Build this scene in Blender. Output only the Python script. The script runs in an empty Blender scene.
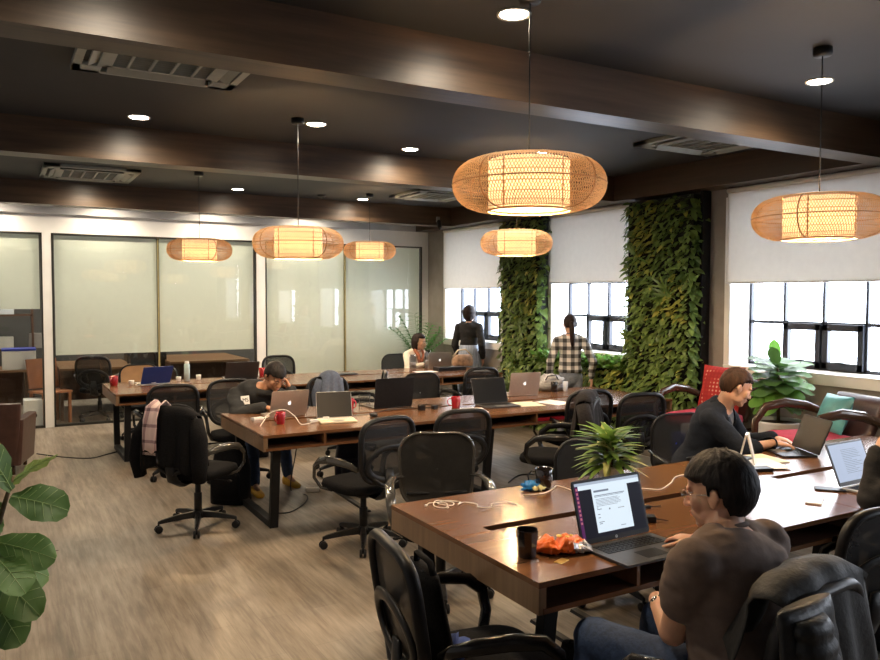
import bpy, math, random
from mathutils import Vector, Matrix, noise
V = Vector
PI = math.pi
RND = random.Random(7)
scene = bpy.context.scene
COL = scene.collection

# ---------------------------------------------------------------- materials
def _new(name):
    m = bpy.data.materials.new(name); m.use_nodes = True
    nt = m.node_tree; b = nt.nodes['Principled BSDF']
    return m, nt, b
def _coords(nt, kind='Object', scale=(1, 1, 1)):
    tc = nt.nodes.new('ShaderNodeTexCoord'); mp = nt.nodes.new('ShaderNodeMapping')
    mp.inputs['Scale'].default_value = scale
    nt.links.new(tc.outputs[kind], mp.inputs['Vector'])
    return mp.outputs['Vector']
def _noise(nt, vec, scale, detail=3.0, rough=0.5):
    n = nt.nodes.new('ShaderNodeTexNoise'); n.inputs['Scale'].default_value = scale
    n.inputs['Detail'].default_value = detail; n.inputs['Roughness'].default_value = rough
    nt.links.new(vec, n.inputs['Vector']); return n
def _ramp(nt, fac, stops):
    r = nt.nodes.new('ShaderNodeValToRGB'); e = r.color_ramp.elements
    while len(e) < len(stops): e.new(0.5)
    for el, (p, c) in zip(e, stops): el.position = p; el.color = (*c, 1)
    nt.links.new(fac, r.inputs['Fac']); return r
def _bump(nt, b, h, strength, dist=0.01):
    bp = nt.nodes.new('ShaderNodeBump'); bp.inputs['Strength'].default_value = strength
    bp.inputs['Distance'].default_value = dist
    nt.links.new(h, bp.inputs['Height']); nt.links.new(bp.outputs['Normal'], b.inputs['Normal'])
def setp(b, **k):
    names = dict(rough='Roughness', metal='Metallic', coat='Coat Weight', coat_rough='Coat Roughness', spec='Specular IOR Level',
                 trans='Transmission Weight', ior='IOR', sheen='Sheen Weight', alpha='Alpha', sss='Subsurface Weight')
    for a, v in k.items(): b.inputs[names[a]].default_value = v
def mul(c, f): return tuple(min(1, x * f) for x in c)
def M(name, col, var=0.15, scale=20, bump=0.0, stretch=(1, 1, 1), **k):
    m, nt, b = _new(name)
    vec = _coords(nt, 'Object', stretch); n = _noise(nt, vec, scale)
    r = _ramp(nt, n.outputs['Fac'], [(0.3, mul(col, 1 - var)), (0.7, mul(col, 1 + var))])
    nt.links.new(r.outputs['Color'], b.inputs['Base Color'])
    if bump: _bump(nt, b, n.outputs['Fac'], bump)
    k.setdefault('rough', 0.5); setp(b, **k); return m
def E(name, col, strength, base=(0.8, 0.8, 0.8)):
    m, nt, b = _new(name); b.inputs['Base Color'].default_value = (*base, 1)
    b.inputs['Specular IOR Level'].default_value = 0.15
    b.inputs['Emission Color'].default_value = (*col, 1); b.inputs['Emission Strength'].default_value = strength
    n = _noise(nt, _coords(nt), 4.0); r = _ramp(nt, n.outputs['Fac'], [(0, mul(col, .97)), (1, col)])
    nt.links.new(r.outputs['Color'], b.inputs['Emission Color'])
    return m
def wood(name, c1, c2, axis=0, rough=0.3, coat=0.0, scale=1.0, bump=0.1, spec=0.5):
    m, nt, b = _new(name)
    st = [26, 26, 26]; st[axis] = 1.6
    vec = _coords(nt, 'Object', tuple(s * scale for s in st))
    n = _noise(nt, vec, 1.0, 6, 0.62)
    st2 = [3.2, 3.2, 3.2]; st2[axis] = 0.45
    vec2 = _coords(nt, 'Object', tuple(s * scale for s in st2)); n2 = _noise(nt, vec2, 1.3, 4, 0.6)
    mx = nt.nodes.new('ShaderNodeMath'); mx.operation = 'MULTIPLY_ADD'; mx.inputs[1].default_value = 0.5
    ml = nt.nodes.new('ShaderNodeMath'); ml.operation = 'MULTIPLY'; ml.inputs[1].default_value = 0.5
    nt.links.new(n2.outputs['Fac'], ml.inputs[0]); nt.links.new(n.outputs['Fac'], mx.inputs[0]); nt.links.new(ml.outputs[0], mx.inputs[2])
    r = _ramp(nt, mx.outputs[0], [(0.32, c1), (0.68, c2)])
    nt.links.new(r.outputs['Color'], b.inputs['Base Color'])
    if bump: _bump(nt, b, n.outputs['Fac'], bump, 0.003)
    setp(b, rough=rough, coat=coat, coat_rough=0.12, spec=spec); return m

def plaid(name, c0, c1, c2, s=14.0, rough=0.85, thr=0.5):
    m, nt, b = _new(name)
    vec = _coords(nt, 'Object'); sp = nt.nodes.new('ShaderNodeSeparateXYZ'); nt.links.new(vec, sp.inputs[0])
    def band(sock, off):
        a = nt.nodes.new('ShaderNodeMath'); a.operation = 'MULTIPLY_ADD'; a.inputs[1].default_value = s; a.inputs[2].default_value = off
        nt.links.new(sock, a.inputs[0])
        f = nt.nodes.new('ShaderNodeMath'); f.operation = 'FRACT'; nt.links.new(a.outputs[0], f.inputs[0])
        g = nt.nodes.new('ShaderNodeMath'); g.operation = 'GREATER_THAN'; g.inputs[1].default_value = thr
        nt.links.new(f.outputs[0], g.inputs[0]); return g.outputs[0]
    add = nt.nodes.new('ShaderNodeMath'); add.operation = 'ADD'
    nt.links.new(band(sp.outputs['X'], 0.1), add.inputs[0]); nt.links.new(band(sp.outputs['Z'], 0.3), add.inputs[1])
    dv = nt.nodes.new('ShaderNodeMath'); dv.operation = 'MULTIPLY'; dv.inputs[1].default_value = 0.5
    nt.links.new(add.outputs[0], dv.inputs[0])
    r = _ramp(nt, dv.outputs[0], [(0.0, c0), (0.5, c1), (1.0, c2)]); r.color_ramp.interpolation = 'CONSTANT'
    r.color_ramp.elements[1].position = 0.3; r.color_ramp.elements[2].position = 0.8
    nt.links.new(r.outputs['Color'], b.inputs['Base Color']); setp(b, rough=rough); return m

def leafmat(name, c1, c2, rough=0.45, transl=0.35):
    m, nt, b = _new(name)
    n = _noise(nt, _coords(nt), 7.0, 2)
    oi = nt.nodes.new('ShaderNodeNewGeometry')
    ad = nt.nodes.new('ShaderNodeMath'); ad.operation = 'MULTIPLY_ADD'; ad.inputs[1].default_value = 0.55
    ml = nt.nodes.new('ShaderNodeMath'); ml.operation = 'MULTIPLY'; ml.inputs[1].default_value = 0.45
    nt.links.new(n.outputs['Fac'], ml.inputs[0]); nt.links.new(oi.outputs['Random Per Island'], ad.inputs[0]); nt.links.new(ml.outputs[0], ad.inputs[2])
    r = _ramp(nt, ad.outputs[0], [(0.1, c1), (0.9, c2)])
    nt.links.new(r.outputs['Color'], b.inputs['Base Color']); setp(b, rough=rough, spec=0.5)
    tr = nt.nodes.new('ShaderNodeBsdfTranslucent'); nt.links.new(r.outputs['Color'], tr.inputs['Color'])
    mx = nt.nodes.new('ShaderNodeMixShader'); mx.inputs[0].default_value = transl
    out = nt.nodes['Material Output']
    nt.links.new(b.outputs[0], mx.inputs[1]); nt.links.new(tr.outputs[0], mx.inputs[2]); nt.links.new(mx.outputs[0], out.inputs['Surface'])
    return m

def glassmat(name, tint=(0.95, 1, 0.98), opac=0.0):
    m, nt, b = _new(name)
    tr = nt.nodes.new('ShaderNodeBsdfTransparent'); tr.inputs['Color'].default_value = (*tint, 1)
    gl = nt.nodes.new('ShaderNodeBsdfGlossy'); gl.inputs['Roughness'].default_value = 0.02
    n = _noise(nt, _coords(nt), 1.5, 1); rr = _ramp(nt, n.outputs['Fac'], [(0, (.9, .9, .9)), (1, (1, 1, 1))])
    nt.links.new(rr.outputs['Color'], gl.inputs['Color'])
    fr = nt.nodes.new('ShaderNodeFresnel'); ge = nt.nodes.new('ShaderNodeNewGeometry'); io = nt.nodes.new('ShaderNodeMapRange'); io.inputs['To Min'].default_value = 1.5; io.inputs['To Max'].default_value = 1 / 1.5
    nt.links.new(ge.outputs['Backfacing'], io.inputs['Value']); nt.links.new(io.outputs[0], fr.inputs['IOR'])
    mx = nt.nodes.new('ShaderNodeMixShader'); out = nt.nodes['Material Output']
    nt.links.new(fr.outputs[0], mx.inputs[0]); nt.links.new(tr.outputs[0], mx.inputs[1]); nt.links.new(gl.outputs[0], mx.inputs[2])
    nt.links.new(mx.outputs[0], out.inputs['Surface']); return m

def translucent(name, col, transl=0.6, emis=None, es=0.0, stripes=0, dark=.72):
    m, nt, b = _new(name)
    if stripes:
        w = nt.nodes.new('ShaderNodeTexNoise'); w.inputs['Scale'].default_value = 1.0
        nt.links.new(_coords(nt, 'Object', (stripes, stripes, 3)), w.inputs['Vector'])
    else: w = _noise(nt, _coords(nt), 15)
    r = _ramp(nt, w.outputs['Fac'], [(0.3, mul(col, dark)), (0.7, col)])
    nt.links.new(r.outputs['Color'], b.inputs['Base Color']); setp(b, rough=0.8)
    if emis:
        nt.links.new(r.outputs['Color'], b.inputs['Emission Color']); b.inputs['Emission Strength'].default_value = es
    tr = nt.nodes.new('ShaderNodeBsdfTranslucent'); nt.links.new(r.outputs['Color'], tr.inputs['Color'])
    mx = nt.nodes.new('ShaderNodeMixShader'); mx.inputs[0].default_value = transl; out = nt.nodes['Material Output']
    nt.links.new(b.outputs[0], mx.inputs[1]); nt.links.new(tr.outputs[0], mx.inputs[2]); nt.links.new(mx.outputs[0], out.inputs['Surface'])
    return m

def meshfabric(name, col, see=0.25, scale=900):
    m, nt, b = _new(name)
    n = _noise(nt, _coords(nt), 30); r = _ramp(nt, n.outputs['Fac'], [(0.3, mul(col, .8)), (0.7, mul(col, 1.2))])
    nt.links.new(r.outputs['Color'], b.inputs['Base Color']); setp(b, rough=0.6, spec=0.4)
    tr = nt.nodes.new('ShaderNodeBsdfTransparent')
    mx = nt.nodes.new('ShaderNodeMixShader'); mx.inputs[0].default_value = see; out = nt.nodes['Material Output']
    nt.links.new(b.outputs[0], mx.inputs[1]); nt.links.new(tr.outputs[0], mx.inputs[2]); nt.links.new(mx.outputs[0], out.inputs['Surface'])
    return m

# ---------------------------------------------------------------- mesh builder
class MB:
    def __init__(s): s.v = []; s.f = []; s.m = []; s.s = []
    def add(s, vs, fs, m=0, sm=False):
        o = len(s.v); s.v += [tuple(p) for p in vs]
        for f in fs: s.f.append(tuple(o + i for i in f)); s.m.append(m); s.s.append(sm)
        return s
    def box(s, c, d, rot=None, m=0):
        vs = [V((x * d[0] / 2, y * d[1] / 2, z * d[2] / 2)) for x in (-1, 1) for y in (-1, 1) for z in (-1, 1)]
        if rot is not None:
            if not isinstance(rot, Matrix): rot = Matrix.Rotation(rot, 3, 'Z')
            vs = [rot @ p for p in vs]
        vs = [p + V(c) for p in vs]
        return s.add(vs, [(0, 1, 3, 2), (4, 6, 7, 5), (0, 4, 5, 1), (2, 3, 7, 6), (0, 2, 6, 4), (1, 5, 7, 3)], m)
    def bx(s, x0, x1, y0, y1, z0, z1, m=0):
        return s.box(((x0 + x1) / 2, (y0 + y1) / 2, (z0 + z1) / 2), (abs(x1 - x0), abs(y1 - y0), abs(z1 - z0)), None, m)
    def loft(s, rings, m=0, sm=True, caps=True, close=False):
        n = len(rings[0]); vs = [p for r in rings for p in r]; fs = []
        k = len(rings)
        for i in range(k if close else k - 1):
            a = i * n; b = ((i + 1) % k) * n
            for j in range(n):
                j2 = (j + 1) % n; fs.append((a + j, a + j2, b + j2, b + j))
        if caps and not close:
            fs.append(tuple(reversed(range(n)))); fs.append(tuple((k - 1) * n + j for j in range(n)))
        return s.add(vs, fs, m, sm)
    def tube(s, pts, r, n=8, m=0, closed=False, flat=None, sm=True, up=None):
        pts = [V(p) for p in pts]; k = len(pts)
        rs = r if isinstance(r, (list, tuple)) else [r] * k
        rings = []; prev = None
        for i in range(k):
            if closed: t = pts[(i + 1) % k] - pts[i - 1]
            else: t = pts[min(i + 1, k - 1)] - pts[max(i - 1, 0)]
            if t.length < 1e-9: t = V((0, 0, 1))
            t.normalize()
            if prev is None:
                a = V(up) if up else (V((0, 0, 1)) if abs(t.z) < 0.9 else V((1, 0, 0)))
            else: a = prev
            a = a - t * a.dot(t)
            if a.length < 1e-6: a = V((1, 0, 0)) - t * t.x
            a.normalize(); prev = a; b = t.cross(a)
            fa, fb = (flat or (1, 1))
            rings.append([pts[i] + a * (math.cos(2 * PI * j / n) * rs[i] * fa) + b * (math.sin(2 * PI * j / n) * rs[i] * fb) for j in range(n)])
        return s.loft(rings, m, sm, True, closed)
    def lathe(s, prof, n=24, c=(0, 0, 0), m=0, sm=True, caps=True):
        rings = [[(c[0] + r * math.cos(2 * PI * j / n), c[1] + r * math.sin(2 * PI * j / n), c[2] + z) for j in range(n)] for r, z in prof]
        return s.loft(rings, m, sm, caps)
    def ell(s, c, r, n=12, k=8, m=0, rot=None):
        if not isinstance(r, (tuple, list)): r = (r, r, r)
        rings = []
        for i in range(1, k):
            a = PI * i / k
            rings.append([V((math.sin(a) * math.cos(2 * PI * j / n) * r[0], math.sin(a) * math.sin(2 * PI * j / n) * r[1], -math.cos(a) * r[2])) for j in range(n)])
        vs = [p for q in rings for p in q] + [V((0, 0, -r[2])), V((0, 0, r[2]))]
        if rot is not None: vs = [rot @ p for p in vs]
        vs = [p + V(c) for p in vs]
        fs = []
        for i in range(k - 2):
            for j in range(n):
                j2 = (j + 1) % n; fs.append((i * n + j, i * n + j2, (i + 1) * n + j2, (i + 1) * n + j))
        bo = (k - 1) * n; tp = bo + 1
        for j in range(n):
            fs.append((bo, (j + 1) % n, j)); fs.append((tp, (k - 2) * n + j, (k - 2) * n + (j + 1) % n))
        return s.add(vs, fs, m, True)
    def caps(s, a, b, ra, rb, n=12, m=0, flat=None, side=None):
        """tapered capsule; flat = (factor along side axis, factor across)"""
        a = V(a); b = V(b); t = b - a; L = t.length; t.normalize()
        u = V(side) if side is not None else (V((1, 0, 0)) if abs(t.x) < 0.9 else V((0, 1, 0)))
        u = (u - t * u.dot(t)).normalized(); w = t.cross(u); fu, fw = flat or (1, 1)
        rings = []
        for q in (-0.96, -0.8, -0.5, -0.2): rings.append((a + t * (ra * q), ra * math.sqrt(1 - q * q)))
        for q in (0, 0.25, 0.5, 0.75, 1): rings.append((a + t * L * q, ra + (rb - ra) * q))
        for q in (0.2, 0.5, 0.8, 0.96): rings.append((b + t * (rb * q), rb * math.sqrt(1 - q * q)))
        rr = [[c + u * (math.cos(2 * PI * j / n) * r * fu) + w * (math.sin(2 * PI * j / n) * r * fw) for j in range(n)] for c, r in rings]
        return s.loft(rr, m, True)
    def mesh(s, name):
        me = bpy.data.meshes.new(name); me.from_pydata(s.v, [], s.f)
        me.polygons.foreach_set('material_index', s.m); me.polygons.foreach_set('use_smooth', s.s); me.update()
        return me
    def build(s, name, mats, parent=None, bevel=0, loc=None, rz=None, seg=2):
        o = bpy.data.objects.new(name, s.mesh(name)); COL.objects.link(o)
        for m in (mats if isinstance(mats, (list, tuple)) else [mats]): o.data.materials.append(m)
        if parent is not None: o.parent = parent
        if loc is not None: o.location = loc
        if rz is not None: o.rotation_euler = (0, 0, rz)
        if bevel:
            b = o.modifiers.new('bevel', 'BEVEL'); b.width = bevel; b.segments = seg; b.limit_method = 'ANGLE'; b.angle_limit = 0.7
            b.harden_normals = False
        return o

def fixnormals(me):
    import bmesh
    bm = bmesh.new(); bm.from_mesh(me); bmesh.ops.recalc_face_normals(bm, faces=bm.faces); bm.to_mesh(me); bm.free()

def remesh(mb, voxel, smooth=4, factor=0.5):
    me = mb.mesh('tmp'); fixnormals(me)
    o = bpy.data.objects.new('tmp', me); sc2 = bpy.data.scenes.get('workbench') or bpy.data.scenes.new('workbench'); sc2.collection.objects.link(o)
    r = o.modifiers.new('r', 'REMESH'); r.mode = 'VOXEL'; r.voxel_size = voxel; r.use_smooth_shade = True
    if smooth:
        sm = o.modifiers.new('s', 'SMOOTH'); sm.iterations = smooth; sm.factor = factor
    with bpy.context.temp_override(scene=sc2, view_layer=sc2.view_layers[0]):
        dg = bpy.context.evaluated_depsgraph_get(); dg.update()
    out = bpy.data.meshes.new_from_object(o.evaluated_get(dg))
    bpy.data.objects.remove(o); bpy.data.meshes.remove(me)
    return out

def meshobj(name, me, mat, parent=None):
    me.materials.clear()
    for m in (mat if isinstance(mat, (list, tuple)) else [mat]): me.materials.append(m)
    me.name = name
    o = bpy.data.objects.new(name, me); COL.objects.link(o)
    if parent is not None: o.parent = parent
    return o

# ---------------------------------------------------------------- tagging
def tag(o, label, cat, group=None, kind=None):
    if label: o['label'] = label
    if cat: o['category'] = cat
    if group: o['group'] = group
    if kind: o['kind'] = kind
    return o
def thing(name, label, cat, loc=(0, 0, 0), rz=0, group=None):
    o = bpy.data.objects.new(name, None); o.empty_display_size = 0.1; COL.objects.link(o)
    o.location = loc; o.rotation_euler = (0, 0, rz); return tag(o, label, cat, group)
def struct(name, mb, mat, bevel=0, label=None):
    o = mb.build(name, mat, None, bevel); o['kind'] = 'structure'
    if label: o['label'] = label
    return o
KIDS = {}
def copy_tree(o, parent=None):
    c = o.copy(); COL.objects.link(c)
    if parent is not None: c.parent = parent
    for ch in list(o.children): copy_tree(ch, c)
    return c
def head(deg): return -math.radians(deg)      # heading: 0 = +Y, positive turns towards +X
# ---------------------------------------------------------------- palette
m_white = M('white_paint', (0.80, 0.79, 0.76), 0.03, 6, rough=0.55)
m_whiteplastic = M('white_plastic', (0.82, 0.82, 0.80), 0.03, 10, rough=0.3)
m_soffit = M('soffit_paint', (0.42, 0.42, 0.42), 0.08, 5, rough=0.45)
m_ceiling = M('dark_ceiling_paint', (0.014, 0.0135, 0.013), 0.15, 3, rough=0.7)
m_beam = wood('dark_stained_beam_wood', (0.009, 0.005, 0.003), (0.112, 0.068, 0.038), 0, rough=0.42, coat=0.0, scale=0.6, bump=0.25)
m_beamy = wood('dark_stained_beam_wood_cross', (0.020, 0.012, 0.007), (0.075, 0.046, 0.027), 1, rough=0.42, coat=0.0, scale=0.6, bump=0.25)
m_desk = wood('brown_varnished_desk_wood', (0.112, 0.047, 0.019), (0.19, 0.086, 0.037), 0, rough=0.24, coat=0.08, bump=0.02, spec=0.40)
m_deskend = wood('brown_desk_edge_wood', (0.13, 0.072, 0.036), (0.29, 0.18, 0.10), 2, rough=0.38, bump=0.1)
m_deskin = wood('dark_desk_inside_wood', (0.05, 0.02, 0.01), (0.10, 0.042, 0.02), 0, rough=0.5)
m_concrete = M('bare_grey_plaster', (0.26, 0.235, 0.21), 0.16, 3.5, bump=0.3, rough=0.75)
m_blacksteel = M('black_steel', (0.007, 0.007, 0.008), 0.2, 20, rough=0.5, spec=0.3)
m_winframe = M('dark_window_steel', (0.018, 0.022, 0.032), 0.1, 20, rough=0.4)
m_blackplastic = M('black_plastic', (0.008, 0.008, 0.009), 0.2, 30, rough=0.42, spec=0.3)
m_blackgloss = M('glossy_black_plastic', (0.010, 0.010, 0.011), 0.1, 30, rough=0.25, coat=0.15, spec=0.35)
m_blackfabric = M('black_fabric', (0.007, 0.007, 0.008), 0.35, 90, bump=0.3, rough=0.95, spec=0.15)
m_meshback = meshfabric('black_mesh_fabric', (0.007, 0.0075, 0.009), 0.13)
m_meshgrey = meshfabric('dark_grey_mesh_fabric', (0.012, 0.012, 0.012), 0.06)
m_chrome = M('brushed_chrome', (0.55, 0.53, 0.50), 0.05, 40, rough=0.22, metal=1.0)
m_silver = M('silver_aluminium', (0.60, 0.59, 0.57), 0.03, 60, rough=0.33, metal=0.85)
m_bronze = M('warm_aluminium', (0.58, 0.50, 0.44), 0.04, 60, rough=0.35, metal=0.6)
m_darkalu = M('dark_grey_aluminium', (0.10, 0.10, 0.105), 0.05, 60, rough=0.38, metal=0.6)
m_screenoff = M('dark_screen_glass', (0.008, 0.008, 0.009), 0.05, 8, rough=0.3, spec=0.3)
m_glass = glassmat('clear_glass', (0.97, 0.985, 0.975))
m_winglass = glassmat('window_glass', (0.98, 0.99, 1.0))
m_red = M('red_ceramic', (0.34, 0.012, 0.022), 0.06, 20, rough=0.2, coat=0.5)
m_blackmug = M('black_ceramic', (0.012, 0.010, 0.010), 0.1, 20, rough=0.1, coat=0.8)
m_paper = M('white_paper', (0.84, 0.83, 0.80), 0.03, 8, rough=0.8)
m_cream = M('cream_paper', (0.80, 0.74, 0.55), 0.05, 8, rough=0.8)
m_cable = M('white_cable', (0.82, 0.80, 0.75), 0.03, 40, rough=0.45)
m_blackcable = M('black_cable', (0.012, 0.012, 0.012), 0.1, 40, rough=0.5)
m_soil = M('dark_soil', (0.03, 0.02, 0.013), 0.4, 60, bump=0.6, rough=0.95)
m_stem = M('brown_plant_stem', (0.10, 0.07, 0.035), 0.3, 40, bump=0.4, rough=0.8)
m_greenstem = M('green_plant_stem', (0.08, 0.16, 0.04), 0.2, 40, rough=0.5)
m_skin = M('light_skin', (0.62, 0.36, 0.25), 0.06, 12, rough=0.5, sss=0.08)
m_skintan = M('tan_skin', (0.56, 0.31, 0.20), 0.06, 12, rough=0.5, sss=0.08)
m_skindark = M('warm_tan_skin', (0.46, 0.23, 0.13), 0.06, 12, rough=0.5, sss=0.08)
m_hairblack = M('black_hair', (0.012, 0.009, 0.008), 0.5, 60, bump=0.6, stretch=(1, 1, 0.25), rough=0.6, spec=0.25)
m_hairbrown = M('brown_hair', (0.045, 0.021, 0.011), 0.4, 60, bump=0.6, stretch=(1, 1, 0.25), rough=0.65, spec=0.25)
m_hairdark = M('dark_brown_hair', (0.016, 0.008, 0.007), 0.4, 60, bump=0.6, stretch=(1, 1, 0.2), rough=0.6, spec=0.25)
m_eyewhite = M('eye_white', (0.75, 0.73, 0.70), 0.03, 20, rough=0.2)
m_iris = M('dark_iris', (0.02, 0.012, 0.008), 0.1, 20, rough=0.1)
m_lip = M('lip_skin', (0.42, 0.17, 0.14), 0.06, 20, rough=0.45)

# floor: long grey-brown laminate planks running away from the camera
def floor_material():
    m, nt, b = _new('grey_brown_plank_floor')
    tc = nt.nodes.new('ShaderNodeTexCoord'); mp = nt.nodes.new('ShaderNodeMapping')
    mp.inputs['Rotation'].default_value = (0, 0, PI / 2); nt.links.new(tc.outputs['Object'], mp.inputs['Vector'])
    br = nt.nodes.new('ShaderNodeTexBrick'); br.offset = 0.37; br.squash = 1.0
    br.inputs['Scale'].default_value = 1.0; br.inputs['Brick Width'].default_value = 1.22; br.inputs['Row Height'].default_value = 0.152
    br.inputs['Mortar Size'].default_value = 0.0016; br.inputs['Bias'].default_value = 0.0
    br.inputs['Color1'].default_value = (0.36, 0.36, 0.36, 1); br.inputs['Color2'].default_value = (0.62, 0.62, 0.62, 1); br.inputs['Mortar'].default_value = (0.2, 0.2, 0.2, 1)
    nt.links.new(mp.outputs[0], br.inputs['Vector'])
    n1 = _noise(nt, _coords(nt, 'Object', (16, 1.5, 1)), 1.0, 7, 0.65)
    n2 = _noise(nt, _coords(nt, 'Object', (3.5, 0.9, 1)), 1.6, 4, 0.6)
    n3 = _noise(nt, _coords(nt, 'Object', (42, 3, 1)), 1.0, 3, 0.6)
    a = nt.nodes.new('ShaderNodeMath'); a.operation = 'MULTIPLY_ADD'; a.inputs[1].default_value = 0.60
    c = nt.nodes.new('ShaderNodeMath'); c.operation = 'MULTIPLY_ADD'; c.inputs[1].default_value = 0.40
    d = nt.nodes.new('ShaderNodeMath'); d.operation = 'MULTIPLY_ADD'; d.inputs[1].default_value = 0.40; d.inputs[2].default_value = -0.15
    nt.links.new(n3.outputs['Fac'], d.inputs[0])
    nt.links.new(n2.outputs['Fac'], c.inputs[0]); nt.links.new(d.outputs[0], c.inputs[2])
    nt.links.new(n1.outputs['Fac'], a.inputs[0]); nt.links.new(c.outputs[0], a.inputs[2])
    sep = nt.nodes.new('ShaderNodeSeparateColor'); nt.links.new(br.outputs['Color'], sep.inputs[0])
    s = nt.nodes.new('ShaderNodeMath'); s.operation = 'MULTIPLY_ADD'; s.inputs[1].default_value = 0.28
    nt.links.new(sep.outputs[0], s.inputs[0]); nt.links.new(a.outputs[0], s.inputs[2])
    r = _ramp(nt, s.outputs[0], [(0.35, (0.062, 0.046, 0.032)), (0.60, (0.165, 0.131, 0.097)), (0.85, (0.32, 0.265, 0.205))])
    nt.links.new(r.outputs['Color'], b.inputs['Base Color'])
    _bump(nt, b, s.outputs[0], 0.12, 0.004); setp(b, rough=0.42, spec=0.45)
    return m
m_floor = floor_material()

# ---------------------------------------------------------------- room shell
H = 3.15; ZB = 2.87; XW = 6.42; YB = 11.6; XL = -2.2; YF = -3.0
mb = MB().bx(XL - .2, XW + .4, YF - .2, 15.6, -0.1, 0.0); struct('floor', mb, m_floor)
mb = MB().bx(XL - .2, XW + .4, YF - .2, 15.6, H, H + 0.12); struct('ceiling', mb, m_ceiling)
struct('wall_left', MB().bx(XL - .15, XL, YF, 15.4, 0, H), m_white)
struct('wall_front', MB().bx(XL, XW + .35, YF - .15, YF, 0, H), m_concrete)
# right wall with window openings
WIN = [(9.36, 10.98), (6.62, 8.19), (3.64, 5.30), (0.95, 2.60), (-1.75, -0.10)]  # last two openings are out of view, added to let in daylight
ZS = 1.09; ZT = 2.78
mb = MB(); y = 15.4; edges = []
for a, b in WIN:
    mb.bx(XW, XW + .34, b, y, 0, H); edges.append((b, y)); y = a
mb.bx(XW, XW + .34, YF, y, 0, H)
for a, b in WIN:
    mb.bx(XW, XW + .34, a, b, 0, ZS); mb.bx(XW, XW + .34, a, b, ZT, H)
struct('wall_right', mb, m_concrete)
# beams
mb = MB().bx(XL, 6.15, 3.56, 3.79, ZB, H); struct('trim_1', mb, m_beam)
mb = MB().bx(XL, 6.15, 6.72, 6.95, ZB, H); struct('trim_2', mb, m_beam)
mb = MB().bx(XL, 6.15, 10.37, 10.60, ZB, H); struct('trim_3', mb, m_beam)
mb = MB().bx(6.15, XW, YF, YB, ZB, H); struct('trim_4', mb, m_beamy)
mb = MB().bx(XL, XW, YB - .06, YB + .1, ZB, H); struct('trim_5', mb, m_soffit)
# back wall: white frame round glass panes
PANES = [(-1.95, 0.53, [-.7]), (0.64, 3.43, [2.01]), (3.57, 6.30, [4.90])]
mb = MB(); mb.bx(XL, XW, YB, YB + .12, 2.62, ZB)
for a, b in ((XL, -1.95), (0.53, 0.64), (3.43, 3.57), (6.30, XW)): mb.bx(a, b, YB, YB + .12, 0, 2.62)
struct('wall_back', mb, m_white)
m_film = translucent('frosted_film', (0.84, 0.86, 0.80), 0.35, dark=.97)
m_trimmetal = M('dark_metal_trim', (0.05, 0.05, 0.045), 0.1, 30, rough=0.35, metal=0.6)
m_brass = M('brass_channel', (0.42, 0.35, 0.16), 0.1, 30, rough=0.4, metal=0.6)
filmz = [1.60, 0.97, 0.50]
for i, (a, b, joints) in enumerate(PANES):
    w = thing('window_%d' % (i + 1), None, None, (0, 0, 0)); w['kind'] = 'structure'
    g = MB(); g.bx(a, b, YB + .035, YB + .045, 0.03, 2.60); g.build('pane', m_glass, w)
    t = MB(); t.bx(a, a + .02, YB - .004, YB + .07, 0, 2.62); t.bx(b - .02, b, YB - .004, YB + .07, 0, 2.62)
    t.bx(a, b, YB - .004, YB + .07, 2.60, 2.62); t.bx(a, b, YB - .004, YB + .07, 0, 0.03)
    t.build('metal_trim', m_trimmetal, w)
    f = MB(); xs = [a + .015] + joints + [b - .015]
    for q in range(len(xs) - 1):
        f.bx(xs[q] + .02, xs[q + 1] - .02, YB + .052, YB + .056, filmz[i], 2.595)
    f.build('frosted_film', m_film, w)
    j = MB()
    for x in joints: j.bx(x - .009, x + .009, YB + .02, YB + .06, 0.03, 2.60)
    j.build('joint_strip', m_brass if i else m_trimmetal, w)
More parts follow.
